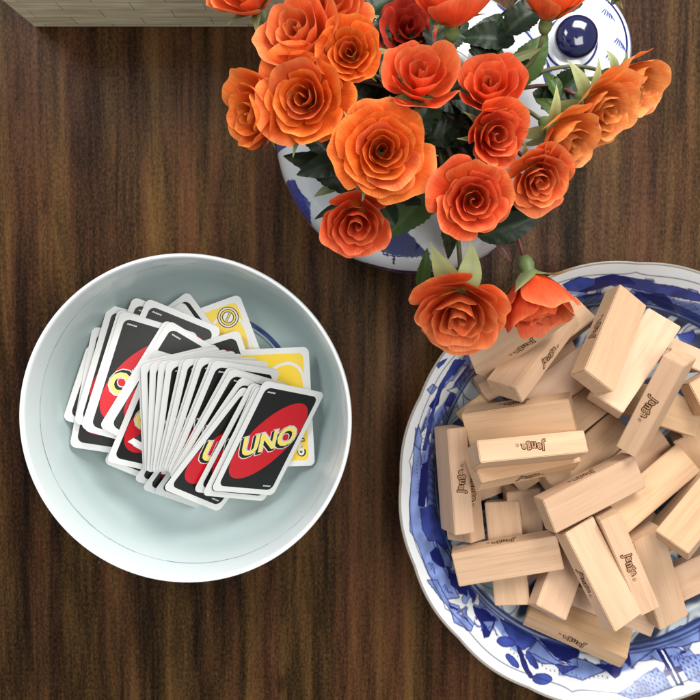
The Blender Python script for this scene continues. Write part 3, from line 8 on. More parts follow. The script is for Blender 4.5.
random.seed(7)
CAMH, FPX, TILT = 635.0, 830.0, -4.48

# ------------------------------------------------------------------ helpers
def srgb(r, g, b):
    f = lambda c: (c/255/12.92) if c/255 <= 0.04045 else ((c/255+0.055)/1.055)**2.4
    return (f(r), f(g), f(b), 1.0)

def mesh_obj(name, verts, faces, mats, parent=None, smooth=False, cols=None, fmats=None, loc=None, mat=None):
    """verts in mm"""
    me = bpy.data.meshes.new(name)
    v = np.asarray(verts, dtype=float)*MM
    me.from_pydata(v.tolist(), [], [tuple(map(int, f)) for f in faces])
    if not isinstance(mats, (list, tuple)): mats = [mats]
    for m in mats: me.materials.append(m)
    if fmats is not None: me.polygons.foreach_set('material_index', list(fmats))
    if smooth: me.polygons.foreach_set('use_smooth', [True]*len(me.polygons))
    if cols is not None:
        a = me.color_attributes.new('paint', 'FLOAT_COLOR', 'POINT')
        c = np.asarray(cols, dtype=np.float32)
        if c.shape[1] == 3: c = np.concatenate([c, np.ones((len(c), 1), np.float32)], 1)
        a.data.foreach_set('color', c.ravel())
    me.update()
    o = bpy.data.objects.new(name, me); COL.objects.link(o)
    if parent: o.parent = parent
    if loc is not None: o.location = Vector(loc)*MM
    if mat is not None: o.matrix_world = mat
    return o

def fast_mesh(name, V, Q, m, cols=None, parent=None, loc=None, smooth=True):
    """big quad grids through numpy"""
    me = bpy.data.meshes.new(name)
    V = (np.asarray(V)*MM).astype(np.float32); Q = np.asarray(Q, dtype=np.int32)
    me.vertices.add(len(V)); me.vertices.foreach_set('co', V.ravel())
    me.loops.add(Q.size); me.loops.foreach_set('vertex_index', Q.ravel())
    me.polygons.add(len(Q)); me.polygons.foreach_set('loop_start', np.arange(0, Q.size, 4, dtype=np.int32))
    me.update(calc_edges=True)
    me.polygons.foreach_set('use_smooth', np.ones(len(Q), dtype=bool))
    me.materials.append(m)
    if cols is not None:
        a = me.color_attributes.new('paint', 'FLOAT_COLOR', 'POINT')
        c = np.concatenate([np.asarray(cols, dtype=np.float32), np.ones((len(V), 1), np.float32)], 1)
        a.data.foreach_set('color', c.ravel())
    me.validate(); me.update()
    o = bpy.data.objects.new(name, me); COL.objects.link(o)
    if parent: o.parent = parent
    if loc is not None: o.location = Vector(loc)*MM
    return o

def empty(name, loc=(0, 0, 0), rot=None):
    o = bpy.data.objects.new(name, None); COL.objects.link(o)
    o.empty_display_size = 0.01
    if rot is not None: o.matrix_world = Matrix.Translation(Vector(loc)*MM) @ rot.to_4x4()
    else: o.location = Vector(loc)*MM
    return o

def tag(o, label, cat, group=None):
    o['label'] = label; o['category'] = cat
    if group: o['group'] = group
    return o

def revolve(profile, nseg, rfun=None):
    """profile list of (r, z); returns V, Q, TH, index arrays"""
    P = np.array(profile, float); n = len(P)
    th = np.linspace(0, 2*np.pi, nseg, endpoint=False)
    TH, R = np.meshgrid(th, P[:, 0], indexing='ij'); Z = np.tile(P[:, 1], (nseg, 1))
    if rfun is not None: R = R*rfun(TH, R, Z)
    V = np.stack([R*np.cos(TH), R*np.sin(TH), Z], -1).reshape(-1, 3)
    i = np.arange(nseg)[:, None]; j = np.arange(n-1)[None, :]; i2 = (i+1) % nseg
    Q = np.stack([i*n+j, i2*n+j, i2*n+j+1, i*n+j+1], -1).reshape(-1, 4)
    return V, Q, TH.reshape(-1), R.reshape(-1), Z.reshape(-1)

def smoothprof(pts, step, closed=False):
    """Catmull-Rom resample of (r,z) points"""
    P = [np.array(p, float) for p in pts]; out = []
    for i in range(len(P)-1):
        p0 = P[max(i-1, 0)]; p1 = P[i]; p2 = P[i+1]; p3 = P[min(i+2, len(P)-1)]
        n = max(1, int(np.linalg.norm(p2-p1)/step))
        for k in range(n):
            t = k/n
            out.append(.5*((2*p1)+(p2-p0)*t+(2*p0-5*p1+4*p2-p3)*t*t+(3*p1-p0-3*p2+p3)*t**3))
    out.append(P[-1])
    return [(max(p[0], 0.02), p[1]) for p in out]

def inpoly(x, y, poly):
    c = np.zeros(len(x), bool); n = len(poly)
    for i in range(n):
        x1, y1 = poly[i]; x2, y2 = poly[i-1]
        if y1 == y2: continue
        m = ((y1 > y) != (y2 > y)) & (x < (x2-x1)*(y-y1)/(y2-y1)+x1)
        c ^= m
    return c

def vnoise(x, y, seed=0):
    """smooth value noise, numpy"""
    rs = np.random.RandomState(seed); T = rs.rand(64, 64)
    xi = np.floor(x).astype(int); yi = np.floor(y).astype(int); fx = x-xi; fy = y-yi
    fx = fx*fx*(3-2*fx); fy = fy*fy*(3-2*fy)
    g = lambda a, b: T[a % 64, b % 64]
    return (g(xi, yi)*(1-fx)+g(xi+1, yi)*fx)*(1-fy)+(g(xi, yi+1)*(1-fx)+g(xi+1, yi+1)*fx)*fy

# ------------------------------------------------------------------ materials
def newmat(name):
    m = bpy.data.materials.new(name); m.use_nodes = True
    nt = m.node_tree; b = nt.nodes['Principled BSDF']
    return m, nt, b

def N(nt, typ, **kw):
    n = nt.nodes.new(typ)
    for k, v in kw.items():
        if k.startswith('i_'): n.inputs[k[2:].replace('_', ' ')].default_value = v
        else: setattr(n, k, v)
    return n

def plain(name, col, rough=.5, spec=.5, coat=0, sss=0):
    m, nt, b = newmat(name)
    b.inputs['Base Color'].default_value = col; b.inputs['Roughness'].default_value = rough
    b.inputs['Specular IOR Level'].default_value = spec
    if coat: b.inputs['Coat Weight'].default_value = coat; b.inputs['Coat Roughness'].default_value = .05
    return m

def ramp(nt, stops):
    r = nt.nodes.new('ShaderNodeValToRGB'); el = r.color_ramp.elements
    while len(el) < len(stops): el.new(.5)
    for e, (p, c) in zip(el, stops): e.position = p; e.color = c
    return r

def table_material():
    m, nt, b = newmat('dark_wood'); L = nt.links
    tc = N(nt, 'ShaderNodeTexCoord')
    def streak(sx, sy, scale, detail, rough=.6, dist=0):
        mp = N(nt, 'ShaderNodeMapping'); mp.inputs['Scale'].default_value = (sx, sy, 1); L.new(tc.outputs['Object'], mp.inputs['Vector'])
        n = N(nt, 'ShaderNodeTexNoise'); n.inputs['Scale'].default_value = scale; n.inputs['Detail'].default_value = detail
        n.inputs['Roughness'].default_value = rough; n.inputs['Distortion'].default_value = dist
        L.new(mp.outputs[0], n.inputs['Vector']); return n
    a = streak(1, .045, 62, 3, .55, .25); c = streak(1, .05, 330, 4, .7); d = streak(1, .3, 7, 3, .5, .3); g = streak(1, .55, 620, 3, .7); e = streak(1, .12, 120, 6, .7, .6)
    hb = streak(1, .035, 38, 3, .5, .2)
    def mix(x, y, f):
        k = N(nt, 'ShaderNodeMix'); k.data_type = 'FLOAT'; k.inputs[0].default_value = f
        L.new(x, k.inputs[2]); L.new(y, k.inputs[3]); return k.outputs[0]
    v = mix(a.outputs[0], e.outputs[0], .34); v = mix(v, c.outputs[0], .20); v = mix(v, d.outputs[0], .22); v = mix(v, g.outputs[0], .24)
    def woodramp(k):
        return ramp(nt, [(.405, tuple(q*.12 for q in k)+(1,)), (.455, tuple(q*.42 for q in k)+(1,)), (.50, k+(1,)), (.54, tuple(q*1.7 for q in k)+(1,)), (.60, tuple(q*2.7 for q in k)+(1,))])
    r1 = woodramp((.047, .0235, .0072)); r2 = woodramp((.042, .0170, .0068))
    L.new(v, r1.inputs[0]); L.new(v, r2.inputs[0])
    hr = ramp(nt, [(.42, (0, 0, 0, 1)), (.58, (1, 1, 1, 1))]); L.new(hb.outputs[0], hr.inputs[0])
    r = N(nt, 'ShaderNodeMix'); r.data_type = 'RGBA'; L.new(hr.outputs[0], r.inputs[0]); L.new(r1.outputs[0], r.inputs[6]); L.new(r2.outputs[0], r.inputs[7])
    # small dark knots and pits
    mp = N(nt, 'ShaderNodeMapping'); mp.inputs['Scale'].default_value = (1, .45, 1); L.new(tc.outputs['Object'], mp.inputs['Vector'])
    vo = N(nt, 'ShaderNodeTexVoronoi'); vo.inputs['Scale'].default_value = 17; L.new(mp.outputs[0], vo.inputs['Vector'])
    kr = ramp(nt, [(0, (.25, .25, .25, 1)), (.05, (.45, .45, .45, 1)), (.085, (1, 1, 1, 1))]); L.new(vo.outputs['Distance'], kr.inputs[0])
    mm = N(nt, 'ShaderNodeMix'); mm.data_type = 'RGBA'; mm.blend_type = 'MULTIPLY'; mm.inputs[0].default_value = .8
    L.new(r.outputs[2], mm.inputs[6]); L.new(kr.outputs[0], mm.inputs[7])
    # pale dust specks
    v2 = N(nt, 'ShaderNodeTexVoronoi'); v2.inputs['Scale'].default_value = 75; L.new(tc.outputs['Object'], v2.inputs['Vector'])
    n2 = N(nt, 'ShaderNodeTexNoise'); n2.inputs['Scale'].default_value = 30; L.new(tc.outputs['Object'], n2.inputs['Vector'])
    lt = N(nt, 'ShaderNodeMath', operation='LESS_THAN'); lt.inputs[1].default_value = .05; L.new(v2.outputs['Distance'], lt.inputs[0])
    gt = N(nt, 'ShaderNodeMath', operation='GREATER_THAN'); gt.inputs[1].default_value = .60; L.new(n2.outputs[0], gt.inputs[0])
    mu = N(nt, 'ShaderNodeMath', operation='MULTIPLY'); L.new(lt.outputs[0], mu.inputs[0]); L.new(gt.outputs[0], mu.inputs[1])
    m3 = N(nt, 'ShaderNodeMix'); m3.data_type = 'RGBA'; L.new(mu.outputs[0], m3.inputs[0]); L.new(mm.outputs[2], m3.inputs[6]); m3.inputs[7].default_value = (.13, .09, .05, 1)
    L.new(m3.outputs[2], b.inputs['Base Color'])
    rr = ramp(nt, [(.42, (.50, .50, .50, 1)), (.58, (.34, .34, .34, 1))]); L.new(v, rr.inputs[0]); L.new(rr.outputs[0], b.inputs['Roughness'])
    bp = N(nt, 'ShaderNodeBump'); bp.inputs['Strength'].default_value = .5; bp.inputs['Distance'].default_value = .0007
    L.new(v, bp.inputs['Height']); L.new(bp.outputs[0], b.inputs['Normal'])
    b.inputs['Specular IOR Level'].default_value = .08
    return m

def block_material():
    m, nt, b = newmat('pale_block_wood'); L = nt.links
    tc = N(nt, 'ShaderNodeTexCoord'); oi = N(nt, 'ShaderNodeObjectInfo')
    ad = N(nt, 'ShaderNodeVectorMath', operation='MULTIPLY_ADD'); cx = N(nt, 'ShaderNodeCombineXYZ')
    for k in range(3): L.new(oi.outputs['Random'], cx.inputs[k])
    L.new(cx.outputs[0], ad.inputs[0]); ad.inputs[1].default_value = (3, 7, 11); L.new(tc.outputs['Object'], ad.inputs[2])
    mp = N(nt, 'ShaderNodeMapping'); mp.inputs['Scale'].default_value = (.09, 1, 1); L.new(ad.outputs[0], mp.inputs['Vector'])
    n1 = N(nt, 'ShaderNodeTexNoise'); n1.inputs['Scale'].default_value = 130; n1.inputs['Detail'].default_value = 6; n1.inputs['Distortion'].default_value = .7; L.new(mp.outputs[0], n1.inputs['Vector'])
    mp2 = N(nt, 'ShaderNodeMapping'); mp2.inputs['Scale'].default_value = (.03, 1, 1); L.new(ad.outputs[0], mp2.inputs['Vector'])
    n2 = N(nt, 'ShaderNodeTexNoise'); n2.inputs['Scale'].default_value = 900; n2.inputs['Detail'].default_value = 3; L.new(mp2.outputs[0], n2.inputs['Vector'])
    mx = N(nt, 'ShaderNodeMix'); mx.data_type = 'FLOAT'; mx.inputs[0].default_value = .4; L.new(n1.outputs[0], mx.inputs[2]); L.new(n2.outputs[0], mx.inputs[3])
    r = ramp(nt, [(.25, (.44, .255, .135, 1)), (.48, (.555, .355, .205, 1)), (.72, (.615, .405, .245, 1))]); L.new(mx.outputs[0], r.inputs[0])
    hs = N(nt, 'ShaderNodeHueSaturation'); L.new(r.outputs[0], hs.inputs['Color'])
    mr = N(nt, 'ShaderNodeMapRange'); mr.inputs['To Min'].default_value = .86; mr.inputs['To Max'].default_value = 1.08; L.new(oi.outputs['Random'], mr.inputs[0]); L.new(mr.outputs[0], hs.inputs['Value'])
    ml = N(nt, 'ShaderNodeMath', operation='MULTIPLY'); ml.inputs[1].default_value = 17.3; L.new(oi.outputs['Random'], ml.inputs[0])
    fr = N(nt, 'ShaderNodeMath', operation='FRACT'); L.new(ml.outputs[0], fr.inputs[0])
    m2 = N(nt, 'ShaderNodeMapRange'); m2.inputs['To Min'].default_value = .493; m2.inputs['To Max'].default_value = .502; L.new(fr.outputs[0], m2.inputs[0]); L.new(m2.outputs[0], hs.inputs['Hue'])
    m4 = N(nt, 'ShaderNodeMapRange'); m4.inputs['To Min'].default_value = .90; m4.inputs['To Max'].default_value = 1.06; L.new(fr.outputs[0], m4.inputs[0]); L.new(m4.outputs[0], hs.inputs['Saturation'])
    L.new(hs.outputs[0], b.inputs['Base Color'])
    b.inputs['Roughness'].default_value = .55; b.inputs['Specular IOR Level'].default_value = .3
    bp = N(nt, 'ShaderNodeBump'); bp.inputs['Strength'].default_value = .40; bp.inputs['Distance'].default_value = .0003
    L.new(mx.outputs[0], bp.inputs['Height']); L.new(bp.outputs[0], b.inputs['Normal'])
    return m

def paint_material(name, rough, trans=0, sss=0, coat=0, bump=None, spec=.5, rnd=0):
    m, nt, b = newmat(name); L = nt.links
    at = N(nt, 'ShaderNodeAttribute'); at.attribute_name = 'paint'
    src = at.outputs['Color']
    L.new(src, b.inputs['Base Color']); b.inputs['Roughness'].default_value = rough
    b.inputs['Specular IOR Level'].default_value = spec
    if coat: b.inputs['Coat Weight'].default_value = coat; b.inputs['Coat Roughness'].default_value = .04
    if bump:
        tc = N(nt, 'ShaderNodeTexCoord'); n = N(nt, 'ShaderNodeTexNoise'); n.inputs['Scale'].default_value = bump[0]; n.inputs['Detail'].default_value = 4
        L.new(tc.outputs['Object'], n.inputs['Vector'])
        bp = N(nt, 'ShaderNodeBump'); bp.inputs['Strength'].default_value = bump[1]; bp.inputs['Distance'].default_value = bump[2]
        L.new(n.outputs[0], bp.inputs['Height']); L.new(bp.outputs[0], b.inputs['Normal'])
    if trans:
        t = N(nt, 'ShaderNodeBsdfTranslucent'); L.new(src, t.inputs['Color'])
        mx = N(nt, 'ShaderNodeMixShader'); mx.inputs[0].default_value = trans
        L.new(b.outputs[0], mx.inputs[1]); L.new(t.outputs[0], mx.inputs[2]); L.new(mx.outputs[0], nt.nodes['Material Output'].inputs['Surface'])
    return m

M_TABLE = table_material(); M_BLOCK = block_material()
M_GLAZE = paint_material('glazed_porcelain', .12, coat=.45, bump=(35, .12, .0006))
M_DISH = paint_material('dish_glaze', .24, coat=.12, bump=(40, .15, .0006), spec=.3)
M_CELADON = paint_material('celadon_glaze', .3, coat=.12, bump=(30, .12, .0006), spec=.3)
M_PETAL = paint_material('petal', .5, trans=.20, spec=.3, bump=(260, .25, .0005))
def petal_veins(m):
    nt = m.node_tree; L = nt.links; b = nt.nodes['Principled BSDF']
    at = N(nt, 'ShaderNodeAttribute'); at.attribute_name = 'puv'
    mp = N(nt, 'ShaderNodeMapping'); mp.inputs['Scale'].default_value = (16, 1.6, 1); L.new(at.outputs['Vector'], mp.inputs[0])
    n = N(nt, 'ShaderNodeTexNoise'); n.inputs['Scale'].default_value = 1.6; n.inputs['Detail'].default_value = 5; n.inputs['Roughness'].default_value = .65; L.new(mp.outputs[0], n.inputs['Vector'])
    mp2 = N(nt, 'ShaderNodeMapping'); mp2.inputs['Scale'].default_value = (2.2, 2.2, 1); L.new(at.outputs['Vector'], mp2.inputs[0])
    n2 = N(nt, 'ShaderNodeTexNoise'); n2.inputs['Scale'].default_value = 1.2; n2.inputs['Detail'].default_value = 3; L.new(mp2.outputs[0], n2.inputs['Vector'])
    r = ramp(nt, [(.3, (.78, .62, .55, 1)), (.7, (1.12, 1.18, 1.2, 1))]); L.new(n.outputs[0], r.inputs[0])
    r2 = ramp(nt, [(.32, (.88, .68, .60, 1)), (.68, (1.06, 1.25, 1.15, 1))]); L.new(n2.outputs[0], r2.inputs[0])
    col = [x for x in nt.nodes if x.type == 'ATTRIBUTE' and x.attribute_name == 'paint'][0].outputs['Color']
    m1 = N(nt, 'ShaderNodeMix'); m1.data_type = 'RGBA'; m1.blend_type = 'MULTIPLY'; m1.inputs[0].default_value = .7
    L.new(col, m1.inputs[6]); L.new(r.outputs[0], m1.inputs[7])
    m2 = N(nt, 'ShaderNodeMix'); m2.data_type = 'RGBA'; m2.blend_type = 'MULTIPLY'; m2.inputs[0].default_value = .8
    L.new(m1.outputs[2], m2.inputs[6]); L.new(r2.outputs[0], m2.inputs[7])
    L.new(m2.outputs[2], b.inputs['Base Color'])
    for x in nt.nodes:
        if x.type == 'BSDF_TRANSLUCENT': L.new(m2.outputs[2], x.inputs['Color'])
        if x.type == 'BUMP': L.new(n.outputs[0], x.inputs['Height']); x.inputs['Strength'].default_value = .4
petal_veins(M_PETAL)
M_LEAF = paint_material('leaf_green', .42, trans=.12, spec=.28, bump=(300, .4, .0006))
M_STEM = paint_material('stem_skin', .5)
M_PRINT = plain('burnt_print', (.06, .02, .008, 1), .7, .2)
M_PRINTIN = plain('burnt_print_inside', (.42, .245, .13, 1), .6, .2)
M_CWHITE = plain('card_white', (.72, .72, .70, 1), .38, .5)
M_CBLACK = plain('card_black', (.008, .008, .007, 1), .4, .3)
M_CRED = plain('card_red', (.54, .006, .014, 1), .4, .35)
M_CYEL = plain('card_yellow', (.86, .60, .05, 1), .34, .5)
M_LETY = plain('letter_yellow', (.82, .68, .13, 1), .34, .5)

# ------------------------------------------------------------------ camera, lights, world
cam = bpy.data.cameras.new('camera'); co = bpy.data.objects.new('camera', cam); COL.objects.link(co)
co.location = (0, 0, CAMH*MM); co.rotation_euler = (math.radians(TILT), 0, 0)
cam.sensor_width = 36; cam.sensor_height = 36; cam.lens = 36*FPX/700; cam.clip_start = .01; cam.clip_end = 50
sc.camera = co
w = bpy.data.worlds.new('World'); sc.world = w; w.use_nodes = True
bg = w.node_tree.nodes['Background']; bg.inputs['Color'].default_value = (.93, .97, 1.0, 1); bg.inputs['Strength'].default_value = .40
def area(name, loc, target, sx, sy, power, col=(1, 1, 1)):
    l = bpy.data.lights.new(name, 'AREA'); l.shape = 'RECTANGLE'; l.size = sx; l.size_y = sy; l.energy = power; l.color = col
    o = bpy.data.objects.new(name, l); COL.objects.link(o); o.location = loc
    d = Vector(target)-Vector(loc); o.rotation_euler = d.to_track_quat('-Z', 'Y').to_euler(); return o
area('window_light', (.42, .92, .86), (.05, 0, 0), .65, .5, 15.5, (1.0, .98, .95))
area('side_window_light', (-.75, .75, 1.35), (0, 0, 0), .4, .6, 9, (.96, .98, 1.0))
area('ceiling_light', (.45, .05, 1.45), (.1, -.05, 0), .6, .6, 9.0, (1.0, .97, .93))
sc.view_settings.view_transform = 'Standard'; sc.view_settings.look = 'None'
sc.view_settings.exposure = 0.35; sc.view_settings.gamma = 1

# ------------------------------------------------------------------ table
def table():
    hw, y0, y1 = 750, -520, 700
    bm = bmesh.new(); bmesh.ops.create_cube(bm, size=1)
    for v in bm.verts:
        v.co.x *= 2*hw*MM; v.co.y = (y0+y1)/2*MM+v.co.y*(y1-y0)*MM; v.co.z = (v.co.z*30-15)*MM
    bmesh.ops.bevel(bm, geom=bm.edges[:], offset=.004, segments=3, affect='EDGES')
    me = bpy.data.meshes.new('wooden_table'); bm.to_mesh(me); bm.free(); me.materials.append(M_TABLE)
    o = bpy.data.objects.new('wooden_table', me); COL.objects.link(o)
    tag(o, 'dark brown streaky wooden table top under the bowls and vase', 'table')
table()

# ------------------------------------------------------------------ inlaid box at the top left
def inlaid_box():
    m, nt, b = newmat('bone_inlay'); L = nt.links
    tc = N(nt, 'ShaderNodeTexCoord'); sp = N(nt, 'ShaderNodeSeparateXYZ'); L.new(tc.outputs['Object'], sp.inputs[0])
    add = N(nt, 'ShaderNodeMath', operation='ADD'); L.new(sp.outputs['Z'], add.inputs[0])
    # on the lid (top) the strips run back along y, on the sides they climb along z
    L.new(sp.outputs['Y'], add.inputs[1])
    cb = N(nt, 'ShaderNodeCombineXYZ'); L.new(sp.outputs['X'], cb.inputs[0]); L.new(add.outputs[0], cb.inputs[1])
    br = N(nt, 'ShaderNodeTexBrick'); br.inputs['Scale'].default_value = 1; br.inputs['Brick Width'].default_value = .050; br.inputs['Row Height'].default_value = .0158
    br.inputs['Mortar Size'].default_value = .0003; br.inputs['Mortar Smooth'].default_value = .3
    br.inputs['Color1'].default_value = (.74, .63, .41, 1); br.inputs['Color2'].default_value = (.86, .77, .54, 1); br.inputs['Mortar'].default_value = (.30, .23, .14, 1)
    L.new(cb.outputs[0], br.inputs['Vector'])
    mp = N(nt, 'ShaderNodeMapping'); mp.inputs['Scale'].default_value = (.12, 1, 1); L.new(tc.outputs['Object'], mp.inputs[0])
    n = N(nt, 'ShaderNodeTexNoise'); n.inputs['Scale'].default_value = 220; n.inputs['Detail'].default_value = 5; L.new(mp.outputs[0], n.inputs['Vector'])
    r = ramp(nt, [(.3, (.72, .70, .64, 1)), (.7, (1.12, 1.12, 1.1, 1))]); L.new(n.outputs[0], r.inputs[0])
    mx = N(nt, 'ShaderNodeMix'); mx.data_type = 'RGBA'; mx.blend_type = 'MULTIPLY'; mx.inputs[0].default_value = 1
    L.new(br.outputs[0], mx.inputs[6]); L.new(r.outputs[0], mx.inputs[7]); L.new(mx.outputs[2], b.inputs['Base Color'])
    b.inputs['Roughness'].default_value = .4
    bp = N(nt, 'ShaderNodeBump'); bp.inputs['Strength'].default_value = .5; bp.inputs['Distance'].default_value = .0005; bp.invert = True
    L.new(br.outputs['Fac'], bp.inputs['Height']); L.new(bp.outputs[0], b.inputs['Normal'])
    root = empty('inlaid_box', (-125.3, 261.5, 0))
    def bx(name, c, s, bev):
        bm = bmesh.new(); bmesh.ops.create_cube(bm, size=1)
        for v in bm.verts: v.co = Vector((c[0]+v.co.x*s[0], c[1]+v.co.y*s[1], c[2]+v.co.z*s[2]))*MM
        bmesh.ops.bevel(bm, geom=bm.edges[:], offset=bev*MM, segments=2, affect='EDGES')
        me = bpy.data.meshes.new(name); bm.to_mesh(me); bm.free(); me.materials.append(m)
        o = bpy.data.objects.new(name, me); COL.objects.link(o); o.parent = root; return o
    bx('box_body', (0, 0, 31.8), (220, 140, 63), 1.0)
    bx('lid', (0, 0, 79.4), (220, 140, 31.2), 1.0)
    tag(root, 'beige box veneered in rows of bone coloured strips behind the roses', 'box')
inlaid_box()

# ------------------------------------------------------------------ porcelain palettes
WHITE = np.array([.66, .68, .69]); DARK = np.array([.010, .014, .105]); MID = np.array([.030, .050, .23]); LIGHT = np.array([.155, .215, .44]); GREY = np.array([.50, .56, .58])

# ------------------------------------------------------------------ celadon bowl
def card_bowl():
    cx, cy, _ = DATA['bowl']
    inner = [(.02, 8), (50, 8.2), (64, 10), (76, 16), (86, 28), (93.5, 46), (98, 67), (101.2, 84), (103.5, 97.5)]
    outer = [(106.3, 97.5), (104.2, 83), (101, 65), (96.5, 44), (89, 25), (78, 12), (68, 6.5), (63, 3), (62, 0)]
    P = smoothprof(inner, .45)+[(104.1, 99.2), (104.9, 99.9), (105.7, 99.4)]+smoothprof(outer, 1.5)+[(59, .2), (58, 4), (.02, 5)]
    ni = len(smoothprof(inner, .45))
    V, Q, TH, R, Z = revolve(P, 900)
    n = len(P); idx = np.tile(np.arange(n), 900); ins = idx < ni
    c = np.tile(np.array([.66, .72, .71]), (len(V), 1))
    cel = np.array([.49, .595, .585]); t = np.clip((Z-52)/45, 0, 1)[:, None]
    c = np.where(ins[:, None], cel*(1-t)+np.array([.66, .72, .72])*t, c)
    # pale petal-shaped reflections under the lip, painted into the glaze colour
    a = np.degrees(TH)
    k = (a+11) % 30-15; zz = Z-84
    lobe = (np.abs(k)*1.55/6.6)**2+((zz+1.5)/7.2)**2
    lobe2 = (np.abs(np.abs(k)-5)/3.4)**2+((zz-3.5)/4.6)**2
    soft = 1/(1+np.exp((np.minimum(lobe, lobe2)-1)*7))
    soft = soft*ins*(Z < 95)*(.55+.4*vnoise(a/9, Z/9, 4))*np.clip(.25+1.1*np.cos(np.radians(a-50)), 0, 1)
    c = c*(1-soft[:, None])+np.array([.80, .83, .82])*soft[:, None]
    lip = (Z > 96.2)[:, None]; c = np.where(lip, np.array([.80, .83, .82]), c)
    # thin blue line that thickens at the left
    wv = .22+.22*np.clip(vnoise(a/14, a*0, 9)-.3, 0, 1)+.45*np.exp(-((a-222)/10)**2)
    fade = np.clip(.45+.6*vnoise(a/20, a*0+3, 2), 0, 1)
    ln = (np.abs(Z-78.5+.5*np.sin(np.radians(a)*3)) < wv*1.25)*ins*fade
    c = c*(1-ln[:, None]*.85)+np.array([.06, .09, .22])*ln[:, None]*.85
    # double ring round the floor
    rg = ((np.abs(R-66) < 1.9)*1.0+(np.abs(R-62.2) < .45)*.75)*ins
    rg = np.clip(rg, 0, 1)*(.8+.2*vnoise(a/6, R, 3))
    c = c*(1-rg[:, None])+np.array([.02, .045, .22])*rg[:, None]
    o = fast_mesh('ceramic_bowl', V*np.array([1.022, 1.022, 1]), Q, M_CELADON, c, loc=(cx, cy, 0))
    tag(o, 'round pale celadon bowl with thin blue line, filled with playing cards', 'bowl')
card_bowl()

